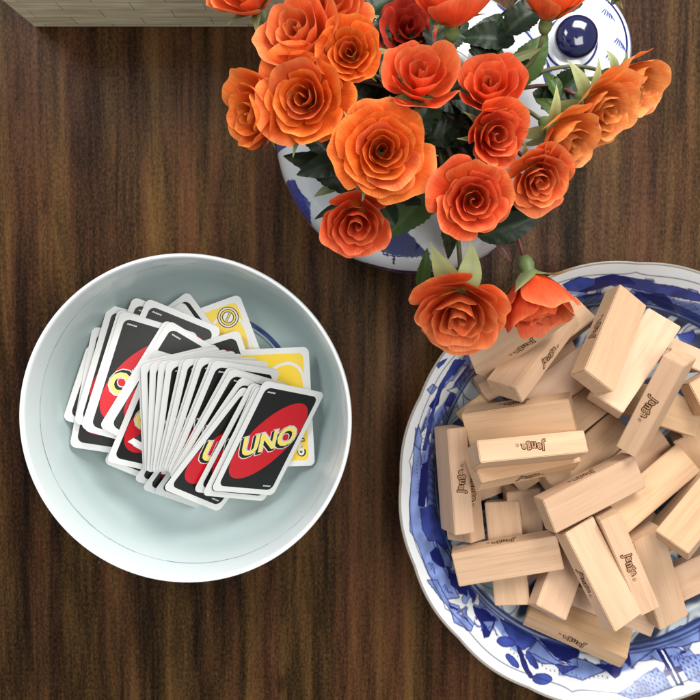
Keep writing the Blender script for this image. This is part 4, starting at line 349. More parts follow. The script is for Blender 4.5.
# ------------------------------------------------------------------ blue and white dish
def dish():
    cx, cy, _ = DATA['dish']
    PR = [tuple(p) for p in DATA['dprof']]
    top = [(.02, 12)]+[(r, z) for r, z in PR[1:]]
    tp = [(r, float(np.interp(r, [p[0] for p in PR], [p[1] for p in PR]))) for r in np.concatenate([np.linspace(.02, 60, 12), np.arange(61, 150.01, .34)])]
    # smooth the broken profile
    zz = np.array([p[1] for p in tp]); rr = np.array([p[0] for p in tp]); z2 = zz.copy()
    for i in range(len(zz)):
        if 62 < rr[i] < 147: z2[i] = np.mean(np.interp(np.linspace(rr[i]-3, rr[i]+3, 9), rr, zz))
    tp = list(zip(rr, z2))
    P = tp+[(150.8, 52.6), (151.4, 52.0), (150.8, 50.6)]+smoothprof([(147, 46), (138, 36.5), (129, 25.5), (124, 15), (118, 9), (100, 6.5), (92, 4), (90, 0)], 2)+[(86, .2), (85, 6), (.02, 7)]
    lobes = 16
    def rf(TH, R, Z):
        k = np.clip((R-112)/38, 0, 1)**2
        s = np.abs(np.sin((TH-np.radians(88))*lobes/2))
        return 1+k*(.0085*(s-.6)+.004*np.sin(3*TH+1))
    NS = 2200
    V, Q, TH, R, Z = revolve(P, NS, rf)
    n = len(P); idx = np.tile(np.arange(n), NS); ins = idx < len(tp)
    X, Y = V[:, 0], V[:, 1]; a = np.degrees(TH) % 360; r0 = np.tile(np.array([p[0] for p in P]), NS)
    c = np.tile(np.array([.60, .615, .62]), (len(V), 1))
    def put(mask, col, al=1.0):
        nonlocal c
        f = (mask*al)[:, None]; c = c*(1-f)+col*f
    nz = vnoise(X/5, Y/5, 5); nf = vnoise(X/1.6, Y/1.6, 8)
    edge = lambda d, s=.35: 1/(1+np.exp(np.clip(d/s, -30, 30)))
    def brush(mask, f, thr, col, shade=True, line=.022):
        fill = edge(thr-f, .012)*mask
        k = (np.clip(.6+.8*nz+.3*(nf-.5), .5, 1.4)[:, None] if shade else 1.0)
        put(fill, col*k)
        put(edge(np.abs(f-thr)-line, .008)*mask, DARK*1.2, .95)
    inner_band = ins*edge(124.2-r0)*edge(r0-(134.5+2.5*np.sin(np.radians(a)*9)+1.5*np.sin(np.radians(a)*23)), .2)
    brush(inner_band, vnoise(a/4.5, r0/6, 6)*.65+vnoise(a/1.9, r0/2.6, 16)*.35, .40, LIGHT)
    brush(inner_band*(r0 < 131), vnoise(a/5.5+9, r0/7, 12)*.7+vnoise(a/1.7, r0/2.2, 13)*.3, .60, DARK, False)
    outer_band = ins*edge(133-r0)*edge(r0-140.5)*((a < 225)|(a > 318))
    brush(outer_band, vnoise(a/7+30, r0/5, 21)*.7+vnoise(a/2.2, r0/2.4, 22)*.3, .60, LIGHT)
    brush(outer_band, vnoise(a/6+50, r0/5, 23)*.7+vnoise(a/2.0, r0/2.2, 24)*.3, .68, MID)
    # fine ribs inside the darker leaves
    tl = ins*edge(123.5-r0)*edge(r0-131)*np.clip(np.cos(np.radians(a-140))*1.6, 0, 1); put(tl*(.45+.45*edge(np.sin(np.radians(a)*150+r0*1.3)*.5, .1)), DARK*2.2, .8)
    poly = {'L': LIGHT, 'M': MID, 'D': DARK, 'W': WHITE, 'S': GREY*1.1, 'T': LIGHT}
    wob = .5*(vnoise(X/2.2, Y/2.2, 31)-.5), .5*(vnoise(X/2.2+9, Y/2.2, 32)-.5)
    sel = np.where(ins & (r0 > 80))[0]
    # greyish well with dark scrolls
    well = ins*edge(r0-121.5)
    put(well, GREY)
    sw = np.sin(X/7+2.2*np.sin(Y/11)+3*vnoise(X/18, Y/18, 2))*np.cos(Y/8+2*np.sin(X/13))
    put(well*edge(.22-sw, .05), np.array([.012, .018, .06]), .95)
    put(well*edge(np.abs(sw+.15)-.06, .03), np.array([.03, .05, .16]), .9)
    for k, pts in DATA['dpoly']:
        P2 = np.array(pts); bb = [P2.min(0)-2, P2.max(0)+2]
        s2 = sel[(X[sel] > bb[0][0]) & (X[sel] < bb[1][0]) & (Y[sel] > bb[0][1]) & (Y[sel] < bb[1][1])]
        x, y = X[s2]+wob[0][s2], Y[s2]+wob[1][s2]
        m = np.zeros(len(s2))
        for dx, dy in ((-.12, -.12), (.12, -.12), (.12, .12), (-.12, .12)): m += inpoly(x+dx, y+dy, pts)
        m /= 4
        # distance to outline for the darker drawn contour
        d = np.full(len(s2), 9.0)
        for i in range(len(P2)):
            A, B = P2[i-1], P2[i]; ab = B-A; L2 = max(ab@ab, 1e-9)
            t = np.clip(((x-A[0])*ab[0]+(y-A[1])*ab[1])/L2, 0, 1)
            d = np.minimum(d, np.hypot(x-A[0]-t*ab[0], y-A[1]-t*ab[1]))
        col = poly[k]*(np.clip(.62+.75*nz[s2], .5, 1.35)[:, None] if k in 'LMT' else 1.0)
        if k == 'T':
            h = np.stack([X[s2]/2.6, (Y[s2]+.4*X[s2])/2.4], 1); cell = np.floor(h); fr_ = h-cell
            jx = np.sin(cell[:, 0]*12.9+cell[:, 1]*78.2)*.22; jy = np.cos(cell[:, 0]*39.3+cell[:, 1]*11.1)*.22
            dot = edge(np.hypot(fr_[:, 0]-.5-jx, fr_[:, 1]-.5-jy)-.27, .05)[:, None]; col = col*(1-dot)+DARK*dot
        c[s2] = c[s2]*(1-m[:, None])+col*m[:, None]
        if k in 'LMST':
            e = edge(d-.28, .08)*(1 if k != 'T' else .6); c[s2] = c[s2]*(1-e[:, None])+(DARK*1.3)*e[:, None]
    # rows of beads along the ribbons, and little brushed sprigs on the bare porcelain
    def dot(ang, rad, size, col, el=1, rot=0):
        cx_, cy_ = rad*math.cos(math.radians(ang)), rad*math.sin(math.radians(ang))
        s2 = sel[(np.abs(X[sel]-cx_) < size*el+1) & (np.abs(Y[sel]-cy_) < size*el+1)]
        dx, dy = X[s2]-cx_, Y[s2]-cy_; ca, sa = math.cos(rot), math.sin(rot)
        dd = np.hypot((dx*ca+dy*sa)/el, -dx*sa+dy*ca)
        f = edge(dd-size, .12)[:, None]; c[s2] = c[s2]*(1-f)+np.array(col)*f
    for q in range(26): dot(48+q*1.15, 131.5+1.6*math.sin(q*.7), .42, DARK)
    for q in range(24): dot(238+q*1.3, 136.2+1.2*math.sin(q*.8), .42, DARK)
    for q in range(30): dot(150+q*1.1, 137.5+1.0*math.sin(q*.6+1), .36, DARK)
    rs_ = random.Random(5)
    for a0, r_ in ((226, 136), (231, 133), (277, 139), (283, 137), (290, 131), (305, 136), (318, 133), (332, 137), (345, 132), (0, 136), (14, 133), (28, 137), (102, 137.5), (112, 136), (124, 138), (137, 138), (204, 138.5), (212, 137)):
        ang0 = rs_.uniform(0, 3.14)
        for q in range(5):
            dot(a0+(q-2)*.75, r_+rs_.uniform(-1.1, 1.1), .5, MID*rs_.uniform(.8, 1.3), 2.6, ang0+q*.5)
    # ring lines
    for rc, wd, col in ((121.8, .95, np.array([.02, .035, .14])), (123.9, .5, np.array([.02, .035, .14])), (125.4, .22, DARK)):
        put(ins*edge(np.abs(r0-rc)-wd, .12), col, .95)
    put(ins*edge(np.abs(r0-122.9)-.45, .15), LIGHT*.9, .7)
    # bracketed line inside the white lip
    da = (a-88+21.2) % 42.4-21.2
    rl = 143.2+2.6*np.exp(-np.abs(da)/2.2)-1.1*np.cos(np.radians(da*8.5))
    put(ins*edge(np.abs(r0-rl)-.28, .12), np.array([.02, .025, .09]), .95)
    # brown dressed edge
    put((r0 > 149.6)*1.0, np.array([.16, .12, .08]), .8)
    put((~ins & (Z < 50) & (r0 < 150.5))*1.0, np.array([.70, .71, .72]))
    put((~ins & (Z < 49) & (Z > 44))*1.0, np.array([.06, .05, .05]), .85)
    o = fast_mesh('porcelain_dish', V*np.array([1.073, 1.073, 1]), Q, M_DISH, c, loc=(cx, cy, 0))
    tag(o, 'large scalloped blue and white porcelain dish heaped with wooden blocks', 'dish')
dish()

# ------------------------------------------------------------------ blue and white jar used as the vase
def jar():
    cx, cy, _ = DATA['jar']
    P = smoothprof([(r, z) for z, r in DATA['jprof']], .45)
    n_out = len(P)
    P = [(.02, 0.3), (50, .3)]+P+[(36.3, 152.8), (34, 152.6), (32, 151)]+smoothprof([(31, 146), (33, 139), (46, 128), (64, 118), (84, 90), (70, 40), (.02, 12)], 4)
    V, Q, TH, R, Z = revolve(P, 1500)
    n = len(P); idx = np.tile(np.arange(n), 1500); outm = (idx >= 2) & (idx < n_out+2)
    a = np.degrees(TH); a = np.where(a > 180, a-360, a)
    c = np.tile(np.array([.64, .66, .67]), (len(V), 1))
    pal = {'M': MID, 'D': DARK}
    nz = vnoise(a/2.2, Z/2.2, 5); nf = vnoise(a/.7, Z/.9, 6)
    sel = np.where(outm)[0]
    for k, pts in DATA['jpoly']:
        x = a[sel]+.8*(vnoise(a[sel]/1.5, Z[sel]/1.5, 9)-.5); y = Z[sel]+.8*(vnoise(a[sel]/1.5+7, Z[sel]/1.5, 10)-.5)
        m = sum(inpoly(x+dx, y+dy, pts)*1.0 for dx, dy in ((-.12, -.15), (.12, -.15), (.12, .15), (-.12, .15)))[:, None]/4
        col = pal[k]*((.6+1.1*nf[sel][:, None]) if k == 'M' else 1)
        c[sel] = col*m+c[sel]*(1-m)
    # the painted landscape goes on round the belly
    far = outm & ((a > -62) | (a < -186)); 
    s = np.clip((vnoise(a/9+40, Z/9, 14)-.60)/.02, 0, 1)*outm*((a > -60)|(a < -170))*(Z < 118)*(Z > 30)
    c = c*(1-s[:, None])+MID*(.6+1.1*nf[:, None])*s[:, None]
    for z0, w_ in ((142, .8), (145, .4), (24, 1.2)):
        m = (np.abs(Z-z0) < w_) & outm; c[m] = DARK
    o = fast_mesh('porcelain_jar', V, Q, M_GLAZE, c, loc=(cx, cy, 0))
    tag(o, 'round blue and white porcelain jar holding the bunch of orange roses', 'vase')
    # its lid lying beside it
    lx, ly, _ = DATA['lid']
    root = empty('jar_lid', (lx, ly, 0))
    P = smoothprof([(.02, 4), (42, 4), (46, .5), (48.5, .3), (50, 3), (49.5, 7), (46, 11.5), (38, 17), (28, 22), (19, 25.5), (12, 27), (9.5, 29)], .5)
    V, Q, TH, R, Z = revolve(P, 700)
    n = len(P); top = np.tile(np.arange(n), 700) > n*.42
    a = np.degrees(TH); c = np.tile(np.array([.62, .64, .66]), (len(V), 1))
    def put(mask, col): c[mask] = col
    put(top & (np.abs(R-44.3) < 1.0), DARK*1.2); put(top & (np.abs(R-18.2) < .9), DARK*1.2); put(top & (np.abs(R-48.6) < .35), MID)
    for ac, rc, ln in ((38, 36, 9), (2, 38, 7), (-18, 33, 8), (95, 34, 9), (160, 35, 9), (215, 34, 9), (285, 35, 8)):
        for q in range(6):
            px_ = rc*np.cos(np.radians(ac))+ (q-2.5)*1.5; py_ = rc*np.sin(np.radians(ac))+(q-2.5)*.9*(-1)
            x = R*np.cos(TH)-px_; y = R*np.sin(TH)-py_
            ang = np.radians(50+q*14); u = x*np.cos(ang)+y*np.sin(ang); v = -x*np.sin(ang)+y*np.cos(ang)
            put(top & ((u/2.9)**2+(v/.55)**2 < 1), MID*1.2)
    fast_mesh('lid_dome', V, Q, M_GLAZE, c, parent=root)
    P = smoothprof([(9.3, 28.5), (9.8, 30.5), (13, 33), (15, 37.5), (14.2, 42.5), (10.5, 46.4), (5, 48.2), (.02, 48.6)], .6)
    V, Q, TH, R, Z = revolve(P, 200)
    kb = fast_mesh('knob', V, Q, M_GLAZE, np.tile(np.array([.004, .006, .045]), (len(V), 1)), parent=root)
    kb['label'] = 'glossy navy blue round knob'
    tag(root, 'white porcelain jar lid with round navy knob lying beside the roses', 'lid')
jar()

# ------------------------------------------------------------------ lettering
_gl = {}
def glyph(ch, bold=0.0, res=3):
    key = (ch, bold)
    if key in _gl: return _gl[key]
    cu = bpy.data.curves.new('glyph', 'FONT'); cu.body = ch; cu.size = 1; cu.offset = bold; cu.resolution_u = res
    o = bpy.data.objects.new('glyph', cu); COL.objects.link(o)
    bpy.context.view_layer.update()
    dg = bpy.context.evaluated_depsgraph_get()
    me = bpy.data.meshes.new_from_object(o.evaluated_get(dg))
    V = [(v.co.x, v.co.y) for v in me.vertices]; Fc = [tuple(p.vertices) for p in me.polygons]
    bpy.data.objects.remove(o); bpy.data.curves.remove(cu); bpy.data.meshes.remove(me)
    _gl[key] = (V, Fc); return _gl[key]

class Flat:
    """coplanar printed layers collected into one mesh"""
    def __init__(s): s.v = []; s.f = []; s.m = []
    def poly(s, pts, z, mi):
        b = len(s.v); s.v += [(x, y, z) for x, y in pts]; s.f.append(tuple(range(b, b+len(pts)))); s.m.append(mi)
    def glyph(s, ch, size, x, y, z, mi, bold=0, rot=0, sx=1, shear=0):
        V, Fc = glyph(ch, bold); b = len(s.v); ca, sa = math.cos(rot), math.sin(rot)
        if not V: return
        for u, v in V:
            u = (u*sx+v*shear)*size; v = v*size
            s.v.append((x+u*ca-v*sa, y+u*sa+v*ca, z))
        for f in Fc: s.f.append(tuple(i+b for i in f)); s.m.append(mi)
    def ring(s, outer, inner, z, mi):
        n = len(outer); b = len(s.v); s.v += [(x, y, z) for x, y in outer]+[(x, y, z) for x, y in inner]
        for i in range(n):
            j = (i+1) % n; s.f.append((b+i, b+j, b+n+j, b+n+i)); s.m.append(mi)

def gwidth(ch, sx=1):
    V, _ = glyph(ch, 0); return (min(v[0] for v in V)*sx, max(v[0] for v in V)*sx)

def rrect(w, h, r, n=6):
    out = []
    for cx, cy, a0 in ((w/2-r, h/2-r, 0), (-w/2+r, h/2-r, 90), (-w/2+r, -h/2+r, 180), (w/2-r, -h/2+r, 270)):
        for k in range(n+1):
            a = math.radians(a0+90*k/n); out.append((cx+r*math.cos(a), cy+r*math.sin(a)))
    return out
def ellipse(a, b, rot, n=48):
    return [(a*math.cos(t)*math.cos(rot)-b*math.sin(t)*math.sin(rot), a*math.cos(t)*math.sin(rot)+b*math.sin(t)*math.cos(rot)) for t in [2*math.pi*k/n for k in range(n)]]

# ------------------------------------------------------------------ wooden blocks
def build_blocks():
    bm = bmesh.new(); bmesh.ops.create_cube(bm, size=1)
    for v in bm.verts: v.co = Vector((v.co.x*75, v.co.y*25, v.co.z*15))*MM
    bmesh.ops.bevel(bm, geom=bm.edges[:], offset=.0006, segments=2, affect='EDGES')
    me = bpy.data.meshes.new('wooden_block'); bm.to_mesh(me); bm.free(); me.materials.append(M_BLOCK)
    # burnt lettering: outlined bouncing letters, on the narrow side
    fl = Flat(); x = 0; lay = []
    for ch, dy, rt, sz in (('J', .3, -.12, 7.9), ('e', .7, .1, 7.9), ('n', -.1, -.08, 7.9), ('g', .6, .1, 7.5), ('a', -.1, -.1, 8.0)):
        g0, g1 = gwidth(ch, .88); lay.append((ch, x-g0*sz, dy, rt, sz)); x += (g1-g0)*sz+(1.25 if ch == 'J' else .8)
    off = -x/2; yb = -2.3
    for ch, gx, dy, rt, sz in lay:
        fl.glyph(ch, sz, gx+off, yb+dy, .10, 0, bold=.095, rot=rt, sx=.88)
    for ch, gx, dy, rt, sz in lay:
        fl.glyph(ch, sz, gx+off, yb+dy, .16, 1, bold=.012, rot=rt, sx=.88)
    rx = x/2+2.3; o_, i_ = ellipse(1.25, 1.25, 0, 20), ellipse(1.0, 1.0, 0, 20)
    fl.ring([(a+rx, b-1.6) for a, b in o_], [(a+rx, b-1.6) for a, b in i_], .1, 0)
    fl.glyph('R', 1.7, rx-.55, -2.2, .1, 0, bold=.01)
    # onto the -y face: local x -> x, local y -> z
    V = [(p[0], -12.5-p[2], p[1]) for p in fl.v]
    pm = bpy.data.meshes.new('burnt_lettering'); pm.from_pydata((np.array(V)*MM).tolist(), [], fl.f)
    pm.materials.append(M_PRINT); pm.materials.append(M_PRINTIN); pm.polygons.foreach_set('material_index', fl.m); pm.update()
    labs = {
 "B1": "pale block tilted up highest in the heap, lettered on its shaded left side",
 "B2": "pinkish block leaning beside the highest tilted block, nearest the top right rim",
 "B3": "narrow-side-up block with clear brown lettering running down, right of centre",
 "B4": "block on its side under the two topmost blocks, reaching the right edge of the photo",
 "B5": "flat pink striped block pointing right from under the clearly lettered narrow block",
 "B6": "low tan block showing between the narrow lettered block and the long slanting block",
 "B8": "long pinkish block slanting up to the right, pinned under the bright central block",
 "B9": "bright pale block lying across the middle of the heap, slanting up to the right",
 "B10": "horizontal block on edge with upside down lettering, upper left of the heap",
 "B11": "block leaning directly beneath the horizontal block with upside down lettering",
 "B12": "wide tan block lying flat just above the horizontal block with upside down lettering",
 "B13": "upright-lying block at the far left of the heap against the dish wall",
 "B14": "tan flat block touching the right end of the wide upper left block",
 "B15": "block with lettering squeezed just right of the far left block",
 "B16": "block lying up and down beneath the lower left horizontal block, both ends showing",
 "B17": "wide horizontal block bridging the lower left of the heap",
 "B18": "low block whose pink corner pokes out under the leaning upper left block",
 "B19": "dark low block end under the two crossed blocks below the roses",
 "B20": "narrow lettered block immediately under the large drooping rose",
 "B21": "block crossing under the drooping rose with bold lettering up its narrow side",
 "B22": "large tan block lying between the crossed blocks and the highest tilted block",
 "B23": "wide grained block in the centre whose lower side is covered by the bright central block",
 "B25": "olive toned block behind the small drooping rosebud, near the top rim",
 "B26": "block cut by the right edge of the photo, level with the narrow lettered block",
 "B28": "shaded tan block at the right edge below the pink striped block",
 "B29": "thin sliver of a block between the pink striped block and the long slanting block",
 "B30": "large bright block at the right edge, raised and slanting down to the left",
 "B31": "dark shaded block hidden beneath the large bright block at the right edge",
 "B33": "two-toned pink and tan block with its end facing up, lower right of the heap",
 "B34": "narrow-side-up block with dark lettering, lower right, beside the two-toned block",
 "B35": "bright block running down to the lower rim, left of the narrow dark lettered block",
 "B36": "bright block stub slanting out below the right end of the lower left horizontal block",
 "B37": "lowest block of the heap, resting on the painted rim with upside down lettering",
 "B38": "low block whose pink end sticks out below the two long lower blocks",
 "B40": "grained block at the lower right edge of the photo beside the two-toned block",
 "B41": "shaded block standing steeply in the gap left of the bright central block",
 "B42": "buried brown block in the dark gap under the leaning upper left block",
 "B43": "buried block at the bottom of the heap under the bright central block"
}
    for k, (loc, M) in DATA['blocks'].items():
        o = bpy.data.objects.new('wooden_block', me); COL.objects.link(o)
        o.matrix_world = Matrix.Translation(Vector(loc)*MM) @ Matrix(M).to_4x4()
        p = bpy.data.objects.new('burnt_lettering', pm); COL.objects.link(p); p.parent = o
        tag(o, labs[k], 'wooden block', 'wooden blocks heaped in the blue and white dish')
build_blocks()

# ------------------------------------------------------------------ cards
CARD_MATS = [M_CWHITE, M_CBLACK, M_CRED, M_LETY, M_CYEL]
def card_meshes():
    base = Flat()
    rim = rrect(56, 87, 4.2, 7); n = len(rim)
    v = [(x, y, .15) for x, y in rim]+[(x, y, -.15) for x, y in rim]
    f = [tuple(range(n)), tuple(range(2*n-1, n-1, -1))]+[(i, n+i, n+(i+1) % n, (i+1) % n) for i in range(n)]
    bodym = bpy.data.meshes.new('card_body'); bodym.from_pydata((np.array(v)*MM).tolist(), [], f); bodym.materials.append(M_CWHITE); bodym.update()
    def mk(fl, nm):
        m = bpy.data.meshes.new(nm); m.from_pydata((np.array(fl.v)*MM).tolist(), [], fl.f)
        for q in CARD_MATS: m.materials.append(q)
        m.polygons.foreach_set('material_index', fl.m); m.update(); return m
    def strokes(fl, cx, cy, rot, mi, z):
        # tiny maker's word, too small to read
        for i in range(6):
            x0 = -3.2+i*1.15
            pts = [(x0, -.5), (x0+.8, -.5), (x0+1.05, .5), (x0+.25, .5)]
            fl.poly([(cx+math.cos(rot)*a-math.sin(rot)*b, cy+math.sin(rot)*a+math.cos(rot)*b) for a, b in pts], z, mi)
    # back: black panel, red oval, yellow word
    fl = Flat(); fl.poly(rrect(47.5, 78.5, 4.5, 6), .19, 1); fl.poly(ellipse(35.5, 18.2, math.radians(61)), .23, 2)
    strokes(fl, 17.5, -36, 0, 0, .24); strokes(fl, -17.5, 36, math.pi, 0, .24)
    rot = math.radians(22); ux, uy = math.cos(rot), math.sin(rot); sz = 20.5; sx = .93; x = 0; lay = []
    for ch in 'UNO':
        g0, g1 = gwidth(ch, sx); lay.append((ch, x-g0*sz)); x += (g1-g0)*sz+2.3
    x -= 2.3
    def word(z, mi, bold, dx=0, dy=0):
        for i, (ch, gx) in enumerate(lay):
            a = gx-x/2+dx-.2; b = -7.0+dy
            fl.glyph(ch, sz, a*ux-b*uy, a*uy+b*ux, z+i*.001, mi, bold=bold, rot=rot, sx=sx, shear=.10)
    word(.26, 0, .085); word(.262, 0, .085, -1.6, -1.2); word(.28, 1, .060); word(.284, 1, .060, -.8, -.6); word(.288, 1, .060, -1.5, -1.1)
    word(.31, 0, .040, .2, .2); word(.33, 3, .026)
    back = mk(fl, 'printed_back')
    # yellow number card (9 with a bar, seen upside down it reads 6 under a bar)
    fl = Flat(); fl.poly(rrect(47.5, 78.5, 3.5, 6), .19, 4)
    fl.ring(ellipse(36.5, 19.4, math.radians(61), 60), ellipse(34.3, 17.2, math.radians(61), 60), .22, 0)
    def corner(x, y, rt):
        for z, mi, bd, dx in ((.24, 1, .075, -.5), (.245, 1, .075, 0), (.26, 0, .02, 0)):
            fl.glyph('9', 13, x+(dx-3.6)*math.cos(rt)+4.6*math.sin(rt), y+(dx-3.6)*math.sin(rt)-4.6*math.cos(rt), z, mi, bold=bd, rot=rt, sx=.8)
            e = .7 if mi == 1 else 0
            pts = [(-3.3-e, -7.6-e), (3.3+e, -7.6-e), (3.3+e, -6.4+e), (-3.3-e, -6.4+e)]
            fl.poly([(x+a*math.cos(rt)-b*math.sin(rt), y+a*math.sin(rt)+b*math.cos(rt)) for a, b in pts], z+.001, mi)
    corner(-17.5, 31, 0); corner(17.5, -31, math.pi)
    for z, mi, bd, dx in ((.24, 1, .07, -1.2), (.25, 1, .06, 0), (.27, 0, .02, 0)): fl.glyph('9', 40, -11+dx, -14, z, mi, bold=bd, shear=.15, sx=.9)
    num = mk(fl, 'printed_face')
    # yellow skip card: circle with a slash
    fl = Flat(); fl.poly(rrect(47.5, 78.5, 3.5, 6), .19, 4)
    fl.ring(ellipse(36.5, 19.4, math.radians(61), 60), ellipse(34.3, 17.2, math.radians(61), 60), .22, 0)
    def skip(x, y, r, z):
        tr = lambda L, k=1: [(a*k+x, b*k+y) for a, b in L]
        fl.poly(tr(ellipse(r*1.22, r*1.22, 0, 36)), z, 1); fl.poly(tr(ellipse(r*1.12, r*1.12, 0, 36)), z+.01, 0)
        fl.ring(tr(ellipse(r*.95, r*.95, 0, 36)), tr(ellipse(r*.58, r*.58, 0, 36)), z+.02, 1)
        fl.ring(tr(ellipse(r*.86, r*.86, 0, 36)), tr(ellipse(r*.68, r*.68, 0, 36)), z+.03, 4)
        a = .2; q = [(-.7, -.13), (.7, -.13), (.7, .13), (-.7, .13)]; c_, s_ = math.cos(.8), math.sin(.8)
        fl.poly([(x+r*(u*c_-v*s_), y+r*(u*s_+v*c_)) for u, v in q], z+.04, 1)
        fl.poly([(x+r*(u*c_-v*.5*s_), y+r*(u*s_+v*.5*c_)) for u, v in q], z+.05, 4)
    skip(14.5, 30.5, 6.3, .24); skip(-14.5, -30.5, 6.3, .24); skip(0, 0, 13, .24)
    sk = mk(fl, 'printed_face')
    return bodym, back, num, sk

def build_cards():
    body, back, num, sk = card_meshes()
    labs = {
 "sky_skip": "yellow card with a slashed circle symbol in its corner, at the top of the pile",
 "num": "yellow number card with a 6 in its lower corner, right side of the pile",
 "low1": "card peeping out lowest at the bottom of the pile, leftmost white corner",
 "low2": "card peeping out at the bottom of the pile, rightmost white corner",
 "low3": "card peeping out at the bottom of the pile, middle white corner",
 "G": "black backed card slanting beneath the bottom of the tight fan",
 "F": "card lying crosswise with its short end showing at the far left of the pile",
 "E": "leftmost black card with its red oval showing at the bottom left",
 "J": "greyish card whose corner makes the topmost peak of the pile",
 "J2": "card just under the topmost greyish peak, offset slightly lower",
 "M": "black card corner lying over the lower part of the slashed circle card",
 "I": "card whose small white corner shows behind the upper left cards",
 "E2": "white edged card between the leftmost black card and the big O card",
 "H": "black card behind, between the big O card and the topmost peak",
 "CA2": "card directly under the big O card, showing only as a second white edge",
 "CA": "card with a large yellow O and red oval, upper left of the pile",
 "CB2": "card directly under the second black card from the left, white edge only",
 "CB": "black card overlapping the right side of the big O card",
 "CC": "card with red oval just left of the tight fan, bottom left corner uncovered",
 "C3": "card showing a yellow U left of the front card",
 "C2d": "lowest of the three cards tucked under the front card",
 "C2c": "middle of the three cards tucked under the front card",
 "C2": "uppermost of the three cards tucked under the front card",
 "C1": "front card on top of the pile reading UNO in full, lower right",
 "fan0": "first card from the left in the tight white edged fan",
 "fan1": "second card from the left in the tight white edged fan",
 "fan2": "third card from the left in the tight white edged fan",
 "fan3": "fourth card from the left in the tight white edged fan",
 "fan4": "fifth card from the left in the tight white edged fan",
 "fan5": "sixth card from the left in the tight white edged fan",
 "fan6": "seventh card from the left in the tight white edged fan",
 "fan7": "eighth card from the left in the tight white edged fan",
 "fan8": "ninth card from the left in the tight white edged fan",
 "fan9": "tenth card from the left in the tight white edged fan",
 "fan10": "eleventh card from the left in the tight white edged fan",
 "fan11": "twelfth card from the left in the tight white edged fan",
 "fan12": "thirteenth card from the left in the tight white edged fan",
 "fan13": "last card from the left in the tight white edged fan"
}
    for k, kind, loc, M in DATA['cards']:
        o = bpy.data.objects.new('playing_card', body); COL.objects.link(o)
        o.matrix_world = Matrix.Translation(Vector(loc)*MM) @ Matrix(M).to_4x4()
        pm = {'back': back, 'y9': num, 'yskip': sk}[kind]
        p = bpy.data.objects.new(pm.name.split('.')[0], pm); COL.objects.link(p); p.parent = o
        tag(o, labs[k], 'playing card', 'playing cards in the celadon bowl')
build_cards()

# ------------------------------------------------------------------ roses
def lerp(a, b, t): return a+(b-a)*t
HUES = [  # base, body, edge
    ((.88, .32, .02), (.86, .125, .010), (.97, .28, .06)),     # orange
    ((.86, .30, .04), (.80, .11, .024), (.95, .28, .10)),       # orange pink
    ((.84, .26, .03), (.82, .080, .020), (.94, .22, .09)),     # coral
    ((.90, .45, .06), (.88, .25, .045), (.92, .34, .11)),       # apricot
    ((.6, .10, .02), (.52, .035, .018), (.6, .08, .05)),         # deep red
]
def petal_mesh(t, phi0, op, R, rng, hue, nu=23, nv=14):
    L = lerp(.74, 1.02, t)*(1 if op > .65 else 1.12)*(1+(rng.uniform(-.09, .10) if t > .5 else 0))
    a0 = math.radians(lerp(13, 80, t**.85)*(.60+.40*op)); a1 = math.radians(lerp(-5, 62, t**1.35)*op**1.3 + lerp(-6, -2, t)*(1-op))
    curl = math.radians((10+45*rng.random())*max(0, t-.25)*1.3*(.35+.65*op)); w = lerp(1.8, .98, min(1, t*1.4))*(1 if op > .6 else 1.1)
    r0 = .03+.06*t; zb = -.05*t; bend = rng.uniform(-.18, .18); tipn = rng.uniform(-.01, .035)*(t > .2)
    K = 40; rho = [r0]; zz = [zb]
    for k in range(K):
        v = (k+.5)/K; al = a0+(a1-a0)*(v**.8)+curl*(max(0, v-.62)/.38)**2
        rho.append(rho[-1]+math.sin(al)*L/K); zz.append(zz[-1]+math.cos(al)*L/K)
    rr = np.array(rho); zc = np.array(zz); V = []; C = []; UVs = []
    ph1, ph2 = rng.uniform(0, 6), rng.uniform(0, 6); b, m, e = [np.array(x) for x in HUES[hue]]
    hj = rng.uniform(.9, 1.1)
    for i in range(nu):
        u = -1+2*i/(nu-1)
        for j in range(nv):
            v = j/(nv-1)
            vv = v*(1-.17*abs(u)**2.8+tipn*math.exp(-(u/.16)**2)+.024*math.sin(4.2*u+ph1)+.005*math.sin(13*u+ph2)*t)
            vv = min(vv, 1.06)/1.06
            q = vv*K; k = min(int(q), K-1); f = q-k
            r = rr[k]*(1-f)+rr[k+1]*f; z = zc[k]*(1-f)+zc[k+1]*f
            wid = w*(.38+.62*math.sin(min(1, v*1.6)*math.pi/2))*(1-.12*v**7)
            ph = phi0+u*wid+bend*.18*v
            r += .05*u*(1-t*.4)*(.3+.7*v) + .045*abs(u)**3*v*t
            rf = v**3*(.35+t); r += .014*math.sin(7*u+ph2)*v*v*(.5+t)+.006*math.sin(13*u+ph1*2)*rf; z += .022*math.sin(6*u+ph1)*rf+.005*math.sin(15*u+ph2)*rf
            z -= .06*t*abs(u)**2.5*v*op
            r = max(r, .012)
            V.append((R*r*math.cos(ph), R*r*math.sin(ph), R*z))
            ed = max(v**6, (abs(u)**7)*.9*v); bs = max(0, 1-v*2.6)
            n_ = .94+.12*math.sin(9*u+ph2+3*v)*.5
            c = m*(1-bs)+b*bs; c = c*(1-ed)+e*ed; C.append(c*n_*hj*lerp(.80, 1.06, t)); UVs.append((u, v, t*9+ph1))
    Fq = [(i*nv+j, (i+1)*nv+j, (i+1)*nv+j+1, i*nv+j+1) for i in range(nu-1) for j in range(nv-1)]
    return V, Fq, C, UVs

